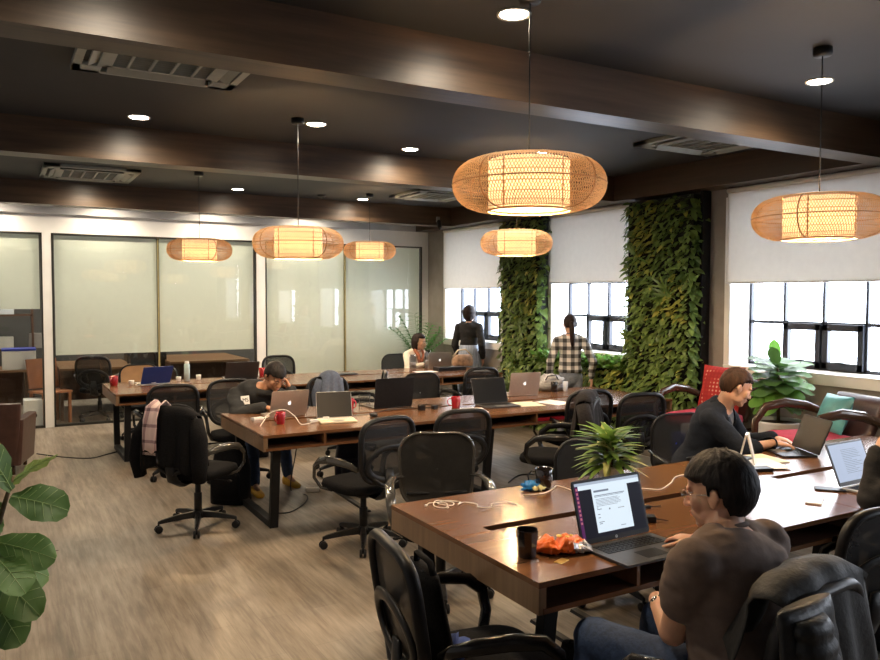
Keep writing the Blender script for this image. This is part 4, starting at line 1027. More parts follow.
for (b, d, u, L, W, mi) in LV:   # pale midrib and side veins of every leaf
    d = V(d).normalized(); u = V(u); u = (u - d * u.dot(d)).normalized(); s = d.cross(u); b = V(b)
    def at_(t, q):
        w = (math.sin(PI * min(1, t * .93 + .06)) ** .5) * (.55 + .60 * t) * W / 2
        return b + d * (L * t) - u * (.22 * L * t * t) + s * (w * q) + u * (.006 + .18 * abs(q) * w - .10 * w * q * q)
    vn.tube([at_(t / 8, 0) for t in range(9)], [.0028 - .0002 * t for t in range(9)], 5)
    for k in range(1, 6):
        for q in (-1, 1): vn.tube([at_(k * .14 + .05 * j, q * j * .28) for j in range(4)], .0011, 4)
vn.build('leaf_veins', m_vein, fl)

fw = thing('fiddle_leaf_fig', 'large-leaved potted plant standing under the wide window behind the man in the blazer', 'plant', (6.04, 4.44, .28)); fw.scale = (1.0, 1.0, .80)
pot(fw, .21, .50, m_potwhite)
MB().tube([(0, 0, .44), (.01, .01, .7), (-.01, 0, .95), (0, .02, 1.15)], [.016, .014, .012, .008], 8).build('stem', m_stem, fw)
mb = MB(); r = random.Random(4)
for k in range(44):
    t = k / 43; z = .72 + .40 * t; a = k * 2.4; el = -.45 + 1.0 * t
    d = (math.cos(a), math.sin(a), el); L = r.uniform(.23, .31)
    rich_leaf(mb, (0, 0, z), d, (-.2, -.2, 1), L, L * .70, 1 if r.random() < .3 else 0, .30, .04, 'fiddle', 4, 7, 0)
rich_leaf(mb, (0, .02, 1.13), (-.12, .10, 1), (-1, -.4, 0), .27, .12, 1, .05, .03, 'fiddle', 4, 7, 0)
rich_leaf(mb, (0, .02, 1.10), (-.5, -.15, .9), (-.6, -.6, .5), .24, .13, 0, .15, .03, 'fiddle', 4, 7, 0)
mb.build('leaves', [m_fid, m_fidb], fw)

pl = thing('potted_palm', 'green palm in the far corner behind the seated woman', 'plant', (5.86, 10.90, 0))
pot(pl, .19, .42, m_potwhite)
mb = MB(); sm_ = MB(); r = random.Random(8)
for k in range(17):
    a = r.uniform(0, 2 * PI); L = r.uniform(.75, 1.15); lean = r.uniform(.15, .6); pts = []
    for q in range(9):
        t = q / 8; pts.append(V((math.cos(a) * lean * t * t * .9, math.sin(a) * lean * t * t * .9, .40 + L * t - .25 * lean * t ** 3)))
    for p_ in pts: p_.x = min(p_.x, .30); p_.y = min(p_.y, .50)
    sm_.tube(pts, [.007 - .0006 * q for q in range(9)], 5)
    for q in range(2, 9):
        for s in (-1, 1):
            for e in (0, .5):
                i = min(q + e, 8); b = pts[int(i)].lerp(pts[min(int(i) + 1, 8)], i - int(i)); side = V((-math.sin(a), math.cos(a), 0)) * s
                leaf(mb, b, side * .8 + V((math.cos(a) * .3, math.sin(a) * .3, .55)), (0, 0, 1), .26 * (1.1 - .06 * q), .035, 0, .5, .2, 3, 'blade')
mb.build('fronds', leafmat('palm_leaf', (0.03, 0.12, 0.02), (0.08, 0.26, 0.04), .4, .35), pl); sm_.build('stems', m_greenstem, pl)

tp = thing('potted_dracaena', 'spiky green and cream potted plant on the far edge of the front table', 'plant', (2.97, 3.25, .75))
pot(tp, .065, .085, m_potwhite)
mb = MB(); r = random.Random(12); sm_ = MB()
for s in range(5):
    bx, by = r.uniform(-.03, .03), r.uniform(-.03, .03); hx, hy2 = bx * 2.5, by * 2.5; hh = r.uniform(.10, .16)
    sm_.tube([(bx, by, .05), (hx, hy2, .05 + hh)], .006, 5)
    for k in range(20):
        a = k * 2.4 + s; t = k / 19; el = .25 + 1.3 * t
        leaf(mb, (hx * (.5 + .5 * t), hy2 * (.5 + .5 * t), .08 + hh * t), (math.cos(a), math.sin(a), el), (0, 0, 1), r.uniform(.14, .20), .042, 0 if r.random() < .80 else 1, .60, .25, 5, 'blade')
mb.build('leaves', [leafmat('dracaena_leaf', (0.08, 0.17, 0.03), (0.20, 0.33, 0.06), .4, .3), leafmat('cream_edge_leaf', (0.40, 0.45, 0.14), (0.60, 0.60, 0.28), .4, .3)], tp); sm_.build('stems', m_stem, tp)

# ---------------------------------------------------------------- draped clothes
def drape(name, label, cat, x, y, hd, mat, W0=.40, W1=.50, zt=.965, fb=.72, bb=.40, seed=1, sleeves=True, fold=.020, group=None, z=0):
    g = thing(name, label, cat, (x, y, z), head(hd), group)
    path = []
    nf, nb = 6, 14
    for i in range(nf): t = i / nf; path.append((-.175 - .05 * t, fb + (zt - .03 - fb) * t, 1 - t))
    for i in range(5): a = PI * i / 4; path.append((-.280 + .062 * math.cos(a), zt - .03 + .034 * math.sin(a), 0))
    for i in range(1, nb + 1): t = i / nb; path.append((-.345 - .040 * math.sin(t * 2.2), zt - .03 - (zt - .03 - bb) * t, t))
    nx = 22; vs = []; N = len(path)
    for i, (py, pz, t) in enumerate(path):
        back = i >= nf + 4
        for j in range(nx + 1):
            u = j / nx * 2 - 1; W = W0 + (W1 - W0) * t
            x_ = u * W / 2 * (1 + .04 * noise.noise(V((pz * 6, seed, 0))))
            f = fold * (.25 + t) * (math.sin(u * 9 + seed + 1.5 * noise.noise(V((u, pz * 3, seed)))) + .8 * noise.noise(V((u * 4, pz * 5, seed + 5))))
            sag = .05 * u * u * (1 if not back else -1) * .0 ; zz = pz - (.055 + .04 * t) * abs(u) ** 3
            edge = .018 * (abs(u) ** 4)
            vs.append((x_, py - f + (edge if back else -edge) * .8, zz + (.02 * noise.noise(V((u * 3, seed, 1))) if i in (0, N - 1) else 0)))
    fs = []
    for i in range(N - 1):
        for j in range(nx): a = i * (nx + 1) + j; fs.append((a, a + 1, a + nx + 2, a + nx + 1))
    o = MB().add(vs, fs, 0, True).build('cloth_body', mat, g); so = o.modifiers.new('thick', 'SOLIDIFY'); so.thickness = .008
    if sleeves:
        for s in (-1, 1):
            q = MB(); pts = [(s * W0 * .47, -.28, zt - .09), (s * (W0 * .60), -.32, zt - .22), (s * (W0 * .64), -.34, zt - .38), (s * (W0 * .60), -.32, zt - .52)]
            q.tube(pts, [.055, .060, .055, .045], 14); 
            for i in range(len(q.v)):
                p = V(q.v[i]); n = noise.noise(p * 18 + V((seed, 0, 0))); q.v[i] = (p.x + .01 * n, p.y + .01 * n, p.z)
            q.build('sleeve', mat, g)
    return g
m_coat = M('dark_wool_coat', (0.017, 0.014, 0.014), 0.3, 60, bump=0.3, rough=0.9, spec=.2)
m_jacket = M('dark_grey_jacket', (0.020, 0.019, 0.018), 0.2, 50, bump=0.3, rough=0.7)
m_quilt = M('quilted_black_nylon', (0.012, 0.013, 0.014), 0.2, 40, bump=0.3, rough=0.48, spec=0.35)
m_bluegrey = M('blue_grey_sweat_cloth', (0.10, 0.12, 0.17), 0.15, 50, bump=0.3, rough=0.9)
drape('coat', 'long dark coat hanging over the back of the chair facing left', 'coat', 4.02, 5.10, -42, m_coat, .52, .64, 1.0, .52, .26, 3)
drape('jacket', 'black jacket hung over the chair under the plaid scarf', 'jacket', 1.31, 6.02, 50, m_blackfabric, .44, .46, .965, .62, .55, 8)
drape('jacket', 'dark grey jacket with a smooth back spread over the chair of the man in brown', 'jacket', 2.05, 1.70, -6, m_jacket, .46, .58, .985, .80, .18, 5, sleeves=False, fold=.022)
drape('jacket', 'blue-grey hooded jacket over the chair behind the middle red mug', 'jacket', 3.00, 7.22, 176, m_bluegrey, .20, .36, 1.0, .62, .55, 12)
# quilted sleeve of the second jacket on that chair
qj = thing('quilted_jacket', 'black quilted jacket on the left half of the chair of the man in brown', 'jacket', (2.00, 1.69, 0), head(-6))
mb = MB(); rings = []
for i in range(49):
    t = i / 48; c = V((-.19 + .03 * math.sin(t * 3), -.415 - .02 * math.sin(t * PI), .93 - .56 * t)); rr_ = (.060 + .022 * math.sin(PI * t)) * (1 + .20 * abs(math.sin(t * 11 * PI)))
    rings.append([c + V((math.cos(a) * rr_ * 1.05, math.sin(a) * rr_ * .62, 0)) for a in [2 * PI * q / 16 for q in range(16)]])
mb.loft(rings, 0, True); mb.build('padded_sleeve', m_quilt, qj)
mb = MB(); rings = []
for i in range(41):
    t = i / 40; z = .95 - .62 * t; w = .13 + .05 * t; th = .022 * (1 + .5 * abs(math.sin(t * 9 * PI)))
    rings.append([V((-.16 + math.cos(a) * w, -.385 - .045 * math.sin(t * 2.4) + math.sin(a) * th, z)) for a in [2 * PI * q / 18 for q in range(18)]])
mb.loft(rings, 0, True); mb.build('padded_body', m_quilt, qj)
# plaid scarf over the jacket
m_scarf = plaid('pink_plaid_wool', (0.66, 0.50, 0.47), (0.34, 0.22, 0.23), (0.12, 0.07, 0.08), 9.0, thr=.80)
m_scarf.node_tree.nodes['Color Ramp'].color_ramp.elements[1].position = .3
scf = thing('plaid_scarf', 'pale pink plaid scarf lying over the black jacket on the left chair', 'scarf', (1.31, 6.02, 0), head(50))
vs = []; path = [(-.19, .72), (-.195, .80), (-.205, .88), (-.225, .955), (-.280, 1.000), (-.355, .970), (-.395, .88), (-.412, .80), (-.420, .72), (-.424, .66)]
nx = 10
for i, (py, pz) in enumerate(path):
    for j in range(nx + 1):
        u = j / nx; n = noise.noise(V((u * 5, pz * 7, 2))); vs.append((-.17 + .12 * u + .02 * (i - 4) * .3, py - .014 * n - .006, pz + .012 * math.sin(u * 8)))
fs = [(i * (nx + 1) + j, i * (nx + 1) + j + 1, (i + 1) * (nx + 1) + j + 1, (i + 1) * (nx + 1) + j) for i in range(len(path) - 1) for j in range(nx)]
o = MB().add(vs, fs, 0, True).build('scarf_cloth', m_scarf, scf); q = o.modifiers.new('t', 'SOLIDIFY'); q.thickness = .006
fr = MB()
for j in range(12): fr.tube([(-.14 + .01 * j, -.430, .655), (-.14 + .01 * j, -.432, .635)], .0022, 4)
fr.build('fringe', m_scarf, scf)
# blue cloth and bag on the front-left chair
o = MB(); crumple(o, (0, 0, .035), (.075, .05, .05), 9.1, 16, 12, .7); o = o.build('blue_cloth', M('blue_cloth', (0.09, 0.15, 0.45), 0.1, 20, bump=0.3, rough=0.9)); o.location = (1.36, 2.33, .485); tag(o, 'small blue cloth bundle on the seat of the front left chair', 'cloth')
sbg = thing('shoulder_bag', 'black shoulder bag slung against the backrest of the front left chair', 'bag', (1.50, 2.32, 0), head(98))
mb = MB(); rings = []
for i in range(9):
    t = i / 8; z = .50 + .33 * t; rings.append([(math.cos(a) * (.15 - .02 * t) + .01, -.165 + math.sin(a) * (.045 - .02 * t) - .055 * t, z) for a in [2 * PI * q / 20 for q in range(20)]])
mb.loft(rings, 0, True); mb.build('bag_body', m_blackfabric, sbg)
MB().tube([(-.08, -.215, .80), (-.05, -.225, .87), (.08, -.225, .87), (.11, -.215, .80)], .010, 6, flat=(.5, 1.3)).build('strap', m_blackfabric, sbg)

# ---------------------------------------------------------------- bags, cables and ducts on the floor
def backpack(x, y, hd, label, s=1.0, mat=None, lying=False):
    g = thing('backpack', label, 'bag', (x, y, 0), head(hd), 'bags on the floor')
    mb = MB(); rings = []
    for i in range(11):
        t = i / 10; z = .001 + .42 * s * t; w = (.15 * s) * (1 - .3 * max(0, t - .6) ** 1 * 2); d = .09 * s * (1.1 - .5 * t)
        rings.append([(math.copysign(abs(math.cos(a)) ** .7, math.cos(a)) * w * (1 + .06 * noise.noise(V((a, t * 4, s)))), math.copysign(abs(math.sin(a)) ** .7, math.sin(a)) * d + .01 * t, z) for a in [2 * PI * q / 22 for q in range(22)]])
    mb.loft(rings, 0, True); mb.build('bag_body', mat or m_blackfabric, g)
    pk = MB(); cushion(pk, 0, 0, 0, .06 * s, .22 * s, .22 * s, .05 * s); o = pk.build('front_pocket', mat or m_blackfabric, g); o.rotation_euler = (PI / 2, 0, 0); o.location = (0, -.065 * s, .15 * s)
    MB().tube([(-.03, 0, .41 * s), (-.02, 0, .45 * s), (.02, 0, .45 * s), (.03, 0, .41 * s)], .007, 6).build('top_loop', m_blackfabric, g)
    return g
backpack(1.72, 6.62, 40, 'black backpack on the floor behind the scarf-draped chair', 1.15)
backpack(2.88, 6.72, 10, 'dark navy bag under the middle table beside the yellow shoes', 1.0, M('navy_fabric', (0.012, 0.014, 0.028), 0.2, 40, rough=0.85))
backpack(2.20, 2.62, 60, 'black bag on the floor under the front table', .55)
backpack(2.45, 8.4, 20, 'black bag under the back left table', 1.0)
for (a, b, c, d, lab) in ((2.66, 6.75, 2.62, 5.75, 'black floor duct under the middle table'), (2.52, 3.35, 2.50, 2.35, 'left one of the two black floor ducts under the front table'), (2.80, 3.35, 2.76, 2.35, 'right one of the two black floor ducts under the front table')):
    o = MB(); p = V((a, b, 0)); q = V((c, d, 0)); dr = (q - p).normalized(); n = V((-dr.y, dr.x, 0)) * .028
    o.loft([[c_ - n, c_ + n, c_ + n * .7 + V((0, 0, .014)), c_ - n * .7 + V((0, 0, .014))] for c_ in (p, q)], 0, False); o = o.build('floor_cable_duct', m_blackplastic); tag(o, lab, 'cable duct', 'floor cable ducts')
cable('floor_cable', [(.35, 9.7), (.6, 9.35), (.85, 9.15), (1.05, 9.3), (1.25, 9.4), (1.7, 9.2), (2.1, 9.3)], 'black cable running across the floor to the back left table', m_blackcable, .006, z=0)
cable('floor_cable', [(1.92, 6.1), (2.05, 6.05), (2.25, 6.25), (2.36, 6.5), (2.30, 6.75), (2.38, 6.85, .3), (2.40, 6.76, .62)], 'black cable looping on the floor behind the near leg of the middle table', m_blackcable, .005, z=0)
cable('floor_cable', [(4.2, 6.0), (4.5, 6.2), (4.7, 6.0), (4.8, 5.6), (4.75, 5.4)], 'black cable on the sunlit floor under the right middle table', m_blackcable, .006, z=0)
slab('power_socket', 2.46, 6.62, 20, 'white power socket lying on the floor by the yellow shoes', 'socket', m_whiteplastic, (.12, .05, .035), z=0, bev=.004)
o = MB().ell((0, 0, .0012), (.03, .014, .0012)).build('floor_stain', M('brown_stain', (0.06, 0.035, 0.02), 0.2, 30, rough=0.6)); o.location = (.31, 5.94, 0); tag(o, 'small dark stain on the bare floor at the left', 'stain')

# ---------------------------------------------------------------- armchairs by the wide window
m_arm = wood('dark_bentwood', (0.025, 0.012, 0.007), (0.075, 0.038, 0.022), 1, rough=0.25, coat=0.3)
m_leather = M('dark_brown_leather', (0.055, 0.024, 0.018), 0.2, 14, bump=0.15, rough=0.32)
m_pink = M('pink_red_seat_cloth', (0.45, 0.035, 0.07), 0.1, 14, rough=0.8)
def armchair(x, y, hd, label):
    g = thing('lounge_armchair', label, 'armchair', (x, y, .28), head(hd), 'bentwood armchairs by the window'); g.scale = (1, 1, .95)
    s = MB(); cushion(s, 0, .02, .30, .42, .56, .56, .08); s.build('seat', m_pink, g)
    b = MB(); rings = []
    for i in range(8):
        t = i / 7; z = .34 + .40 * t; y_ = -.26 - .20 * t; rings.append([(xx * (1 - .05 * t), y_ + yy, z) for xx, yy in rrect(.56, .075, .03)])
    b.loft(rings, 0, True); b.build('backrest', m_leather, g)
    for sx in (-1, 1):
        MB().tube([(sx * .31, .27, 0), (sx * .32, .31, .25), (sx * .33, .30, .48), (sx * .335, .20, .61), (sx * .335, .02, .645), (sx * .33, -.18, .615), (sx * .31, -.36, .545), (sx * .30, -.42, .50)], [.022, .024, .026, .030, .034, .032, .026, .02], 8, flat=(.8, 1.3)).build('armrest', m_arm, g)
        MB().tube([(sx * .30, -.42, .52), (sx * .30, -.36, .28), (sx * .30, -.44, 0)], [.02, .022, .016], 8).build('leg', m_arm, g)
        MB().tube([(sx * .30, .29, .27), (sx * .30, -.36, .27)], .016, 8).build('side_rail', m_arm, g)
    return g
armchair(5.66, 3.84, -72, 'bentwood armchair with dark leather back holding the teal pillow')
armchair(5.80, 5.06, -96, 'bentwood armchair holding the red patterned pillow behind the man in the blazer')
m_teal = M('teal_silk', (0.08, 0.30, 0.32), 0.35, 6, rough=0.45)
def pillow(x, y, z, hd, tilt, label, mat, s=.36):
    mb = MB(); n = 12; vs = []
    for sd in (1, -1):
        for i in range(n + 1):
            for j in range(n + 1):
                u = i / n * 2 - 1; v = j / n * 2 - 1; h = .075 * (1 - u * u) ** .5 * (1 - v * v) ** .5
                pin = 1 - .06 * (1 - abs(u)) * abs(v) - .06 * (1 - abs(v)) * abs(u); vs.append((u * s / 2 * pin, sd * h, v * s / 2 * pin))
    k = (n + 1) ** 2; fs = []
    for i in range(n):
        for j in range(n):
            a = i * (n + 1) + j; fs.append((a, a + 1, a + n + 2, a + n + 1)); fs.append((k + a, k + a + n + 1, k + a + n + 2, k + a + 1))
    o = mb.add(vs, fs, 0, True).build('throw_pillow', mat); o.location = (x, y, z); o.rotation_euler = (math.radians(tilt), 0, head(hd)); return tag(o, label, 'pillow', 'throw pillows')
pillow(5.85, 3.79, .84, -72, 22, 'teal silk pillow leaning in the armchair by the window', m_teal, .32)
def pattern_red():
    m, nt, b = _new('red_patterned_cloth')
    vec = _coords(nt, 'Object'); ch = nt.nodes.new('ShaderNodeTexVoronoi'); ch.inputs['Scale'].default_value = 26; nt.links.new(vec, ch.inputs['Vector'])
    ch.inputs['Randomness'].default_value = 0.0
    r = _ramp(nt, ch.outputs['Distance'], [(0.0, (0.60, 0.45, 0.38)), (0.22, (0.55, 0.30, 0.22)), (0.30, (0.42, 0.025, 0.02)), (0.62, (0.30, 0.012, 0.015))])
    nt.links.new(r.outputs['Color'], b.inputs['Base Color']); setp(b, rough=.85); return m
pillow(6.02, 5.06, .90, -98, 16, 'red patterned pillow leaning in the armchair behind the blazer', pattern_red(), .44)
bb = thing('shopping_bag', 'blue bag with white papers standing on the floor behind the man in the blazer', 'bag', (5.15, 4.62, 0))
m_bluebag = M('blue_bag_plastic', (0.03, 0.05, 0.38), 0.1, 20, rough=0.4)
q = MB(); q.loft([[(x * f, y * f, z) for x, y in rrect(.34, .18, .03)] for f, z in ((.9, .001), (1, .30), (1.02, .62))], 0, False); q.build('bag_body', m_bluebag, bb)
MB().box((.02, .0, .62), (.22, .10, .14)).build('white_papers', m_paper, bb)

# brown leather armchair and the furniture seen through the clear glass
bc = thing('brown_leather_armchair', 'dark brown high-sided armchair cut by the left edge in front of the glass', 'armchair', (-.10, 9.0, 0), head(14))
q = MB(); cushion(q, 0, 0, .18, .42, .56, .58, .06); q.build('seat', m_leather, bc)
q = MB(); q.loft([[(x * (1.0 + .12 * t), y + -.26 - .06 * t, .10 + .62 * t) for x, y in rrect(.66, .10, .03)] for t in (0, .33, .66, 1)], 0, False); q.build('backrest', m_leather, bc, .01)
for s in (-1, 1): q = MB(); q.loft([[(x + s * (.31 + .03 * t), y - .02, .10 + (.46) * t) for x, y in rrect(.09, .60, .03)] for t in (0, .5, 1)], 0, False); q.build('armrest', m_leather, bc, .01)
for sx in (-1, 1):
    for sy in (-1, 1): MB().tube([(sx * .27, sy * .24, 0), (sx * .27, sy * .24, .12)], .02, 8).build('leg', m_arm, bc)
# office room behind the glass
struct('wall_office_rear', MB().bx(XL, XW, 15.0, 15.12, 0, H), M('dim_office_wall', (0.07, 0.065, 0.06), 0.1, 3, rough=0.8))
m_officewood = wood('office_desk_wood', (0.14, 0.07, 0.03), (0.25, 0.14, 0.07), 0, rough=0.35)
def desk(x0, x1, y0, y1, label):
    d = thing('office_desk', label, 'desk', (x0, y0, 0), 0, 'desks behind the glass wall'); W = x1 - x0; D = y1 - y0
    MB().bx(0, W, 0, D, .71, .74).build('desktop', m_officewood, d)
    for a in (0, W - .04): MB().bx(a, a + .04, 0, D, 0, .71).build('side_panel', m_deskin, d)
    MB().bx(.04, W - .04, D * .5, D * .5 + .02, .2, .71).build('modesty_panel', m_deskin, d)
desk(.75, 1.75, 12.1, 13.6, 'pale desk behind the clear strip at the left of the glass wall'); desk(2.35, 3.6, 12.6, 14.2, 'orange-brown desk seen through the glass behind the grey laptop')
desk(-1.2, .35, 12.2, 13.0, 'desk with boxes seen through the leftmost pane')
def boxthing(name, label, cat, x, y, z, d, m1, m2, lid):
    g = thing(name, label, cat, (x, y, z)); MB().box((0, 0, d[2] / 2), d).build('box_body', m1, g, .004); MB().box((0, 0, d[2] + lid / 2), (d[0] + .01, d[1] + .01, lid)).build('box_lid', m2, g, .004); return g
boxthing('storage_box', 'white storage box with a blue rim on the desk behind the leftmost pane', 'box', .30 - .05, 12.5, .74, (.42, .34, .26), m_whiteplastic, m_bluebag, .03)
mon = thing('computer_monitor', 'lit monitor at the left edge behind the glass', 'monitor', (-.25, 12.1, .40))
MB().box((0, 0, .30), (.52, .03, .32)).build('housing', m_arm, mon, .006); MB().box((0, -.017, .30), (.46, .004, .27)).build('display', E('pale_screen', (.75, .80, 1), .8), mon)
MB().tube([(0, .02, .0), (0, .02, .2)], .02, 8).build('stand', m_blackplastic, mon); MB().box((0, .02, -.0), (.22, .16, .012)).build('stand_foot', m_blackplastic, mon)
cbx = thing('computer_case', 'white appliance with a round black knob on the floor behind the leftmost pane', 'appliance', (.40, 11.95, 0))
MB().box((0, 0, .18), (.24, .30, .36)).build('case_body', m_whiteplastic, cbx, .01); o = MB().lathe([(.04, 0), (.04, .012), (.001, .014)], 16).build('round_knob', m_blackplastic, cbx); o.rotation_euler = (PI / 2, 0, 0); o.location = (0, -.15, .15)
oc = thing('wooden_chair', 'orange wooden chair tilted beside the white appliance behind the glass', 'chair', (.62, 12.05, 0), .4)
m_owood = M('orange_wood', (0.36, 0.13, 0.05), 0.1, 10, rough=0.4)
MB().box((0, 0, .44), (.42, .42, .03)).build('seat', m_owood, oc, .005); MB().box((0, .22, .68), (.42, .03, .42), Matrix.Rotation(-.2, 3, 'X')).build('backrest', m_owood, oc, .005)
for sx in (-1, 1):
    for sy in (-1, 1): MB().box((sx * .18, sy * .18, .215), (.035, .035, .43)).build('leg', m_owood, oc)
c = chair('ring', 2.05, 12.4, 160, 'dark chair seen through the glass behind the light blue bottle')
c = chair('ring', 1.25, 12.0 , 20, 'dark chair seen through the glass by the pale desk')
for i, (x, y, sx, sz, col, lab) in enumerate([(1.98, 12.9, .35, .55, m_blackplastic, 'black equipment stack on a trolley behind the bottle')]):
    g = thing('equipment_trolley', lab, 'trolley', (x + .1, y + .4, 0)); MB().bx(-.3, .3, -.2, .2, .10, .95).build('equipment_stack', col, g, .01)
    for a in (-.25, .25):
        for b in (-.15, .15): MB().ell((a, b, .05), (.02, .05, .05), 10, 8).build('wheel', m_blackplastic, g)
# shelving behind leftmost pane
shf = thing('storage_shelf', 'cluttered dark shelf seen through the leftmost pane', 'shelf', (-.4, 14.2, 0))
for z in (.3, .9, 1.45): MB().bx(-.9, .9, -.2, .2, z, z + .03).build('shelf_board', m_deskin, shf)
for a in (-.9, .87): MB().bx(a, a + .03, -.2, .2, 0, 1.8).build('upright', m_deskin, shf)
r = random.Random(2)
for k in range(9):
    c = [(0.45, .42, .36), (.25, .22, .2), (.5, .52, .55)][k % 3]; s = (r.uniform(.14, .24), .28, r.uniform(.14, .30))
    o = MB().box((0, 0, s[2] / 2), s).build('carton', M('carton_%d' % k, c, .1, 6, rough=.8), None, .004); o.location = (-1.15 + .42 * (k % 5), 14.2, .93 if k < 5 else 1.48); tag(o, 'carton on the cluttered shelf behind the leftmost pane', 'carton', 'cartons on the shelf')
ol = bpy.data.lights.new('office_ceiling_light', 'AREA'); ol.energy = 60; ol.size = 2.4; ol.color = (1, .93, .80); ol.shape = 'RECTANGLE'; ol.size_y = .8
for x in (0.2, 3.4, 5.6):
    o = bpy.data.objects.new('office_ceiling_light', ol); COL.objects.link(o); o.location = (x, 13.2, H - .06)
    g = thing('office_ceiling_panel', 'flat ceiling light panel of the office behind the glass', 'ceiling light', (x, 13.2, H), 0, 'office ceiling panels'); MB().bx(-1.2, 1.2, -.4, .4, -.03, -.001).build('diffuser', E('office_panel_glow', (1, .94, .82), 2.0), g)
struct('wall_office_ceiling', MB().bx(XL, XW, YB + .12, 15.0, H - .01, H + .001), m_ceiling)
# ---------------------------------------------------------------- people
def ik(S, T, L1, L2, pole):
    S = V(S); T = V(T); d = T - S; D = min(d.length, (L1 + L2) * .995); n = d.normalized(); T2 = S + n * D
    a = (L1 * L1 - L2 * L2 + D * D) / (2 * D); h = math.sqrt(max(L1 * L1 - a * a, 1e-6))
    p = V(pole); p = (p - n * p.dot(n)).normalized(); return S + n * a + p * h, T2
def torso(mb, hip, chest, neck, sh, sc, w=1.0, off=0.0, low=True, top=True, short=False):
    hip, chest, neck = V(hip), V(chest), V(neck); up0 = (chest - hip).normalized(); sh = V(sh).normalized(); sc = V(sc).normalized()
    fw = V((0, 1, 0)); pts = []
    bow = sh.cross(up0) * -.012
    spec = [(hip - up0 * .09, .125, .085), (hip - up0 * .04, .160, .105), (hip + up0 * .03, .168, .112), (hip.lerp(chest, .38) + bow, .142, .100), (hip.lerp(chest, .62) + bow, .152, .108), (hip.lerp(chest, .84), .168, .112), (chest, .168, .098), (chest.lerp(neck, .40), .140, .080), (chest.lerp(neck, .72), .088, .066), (neck, .056, .055)]
    if short: spec = spec[2:]
    if not low: spec = spec[1:]
    if not top: spec = spec[:-1]
    rings = []; N = 24
    for i, (c, a, b) in enumerate(spec):
        t = i / (len(spec) - 1); s = sh.lerp(sc, t).normalized()
        ax = (spec[min(i + 1, len(spec) - 1)][0] - spec[max(i - 1, 0)][0]).normalized(); s = (s - ax * s.dot(ax)).normalized(); f = ax.cross(s)
        a = (a * w + off); b = (b * w + off)
        rings.append([c + s * (a * math.copysign(abs(math.cos(q)) ** .85, math.cos(q))) + f * (b * math.copysign(abs(math.sin(q)) ** .9, math.sin(q))) for q in [2 * PI * k / N for k in range(N)]])
    mb.loft(rings, 0, True)
def add_hand(mb, wrist, fd, pn, side, curl=.35, s=1.0, spread=.08):
    w = V(wrist); f = V(fd).normalized(); p = V(pn); p = (p - f * p.dot(f)).normalized(); t = f.cross(p) * side
    rings = []
    for q, a, b in ((-.012, .026, .019), (.012, .029, .018), (.035, .037, .017), (.065, .041, .0145), (.088, .039, .012)):
        rings.append([w + f * (q * s) + t * (a * s * math.cos(k * PI / 8)) + p * (b * s * math.sin(k * PI / 8)) for k in range(16)])
    mb.loft(rings, 0, True)
    for o, L, r in ((.029, .068, .0086), (.010, .077, .0090), (-.010, .072, .0086), (-.028, .056, .0076)):
        c = w + f * (.082 * s) + t * (o * s); a = .12 + curl * .5; r *= s; d0 = (f + t * (o * spread * 12 * .35)).normalized()
        for k, (fr, rr_) in enumerate(((.46, 1), (.30, .92), (.24, .82))):
            d = d0 * math.cos(a) + p * math.sin(a); e = c + d * (L * s * fr); mb.caps(c, e, r * rr_, r * rr_ * .93, 10); c = e; a += curl * (1.0 if k == 0 else .75)
    c = w + f * (.022 * s) + t * (.026 * s); d = (f * .62 + t * .72 + p * .28).normalized()
    for L, r in ((.040, .0125), (.032, .0105), (.026, .009)):
        e = c + d * (L * s); mb.caps(c, e, r * s, r * s * .92, 10); c = e; d = (d * .9 + f * .35 + p * .05).normalized()
def head_mx(yaw, pitch, roll=0):
    return Matrix.Rotation(-math.radians(yaw), 3, 'Z') @ Matrix.Rotation(-math.radians(pitch), 3, 'X') @ Matrix.Rotation(math.radians(roll), 3, 'Y')
def add_head(mb, c, R, s=1.0):
    c = V(c)
    def T(p): return c + R @ (V(p) * s)
    def el(p, r, n=20, k=14, rot=None): mb.ell(T(p), [q * s for q in r], n, k, rot=(R if rot is None else R @ rot))
    el((0, -.012, .026), (.074, .094, .092)); el((0, .018, -.020), (.062, .070, .080)); el((0, .026, -.056), (.054, .060, .056)); el((0, .068, -.094), (.024, .021, .019)); el((0, .064, -.056), (.036, .030, .040))
    for x in (-1, 1):
        el((x * .036, .056, -.022), (.030, .026, .034)); el((x * .042, .014, -.060), (.018, .046, .034)); el((x * .030, .078, .026), (.026, .012, .011))
        mb.caps(T((x * .013, .094, -.032)), T((x * .009, .104, -.033)), .0085 * s, .0075 * s, 10)
        el((x * .078, -.010, -.006), (.009, .019, .033), rot=Matrix.Rotation(x * .35, 3, 'Z') @ Matrix.Rotation(.12, 3, 'X'))
        el((x * .086, -.018, .004), (.007, .020, .026), rot=Matrix.Rotation(x * .5, 3, 'Z')); el((x * .034, .078, -.001), (.018, .009, .012))
    mb.caps(T((0, .088, .012)), T((0, .112, -.030)), .0085 * s, .0125 * s, 12)
    el((0, .090, -.055), (.024, .010, .0058)); el((0, .089, -.0675), (.021, .010, .0070)); el((0, .070, .045), (.045, .020, .030))
HAIR = {'short': (.26, -.02, -.95, .20), 'crew': (.36, .02, -.80, .13), 'pony': (.46, -.10, -.62, .10), 'bob': (.42, -.75, -1.0, .20), 'long': (.42, -.95, -1.0, .18)}
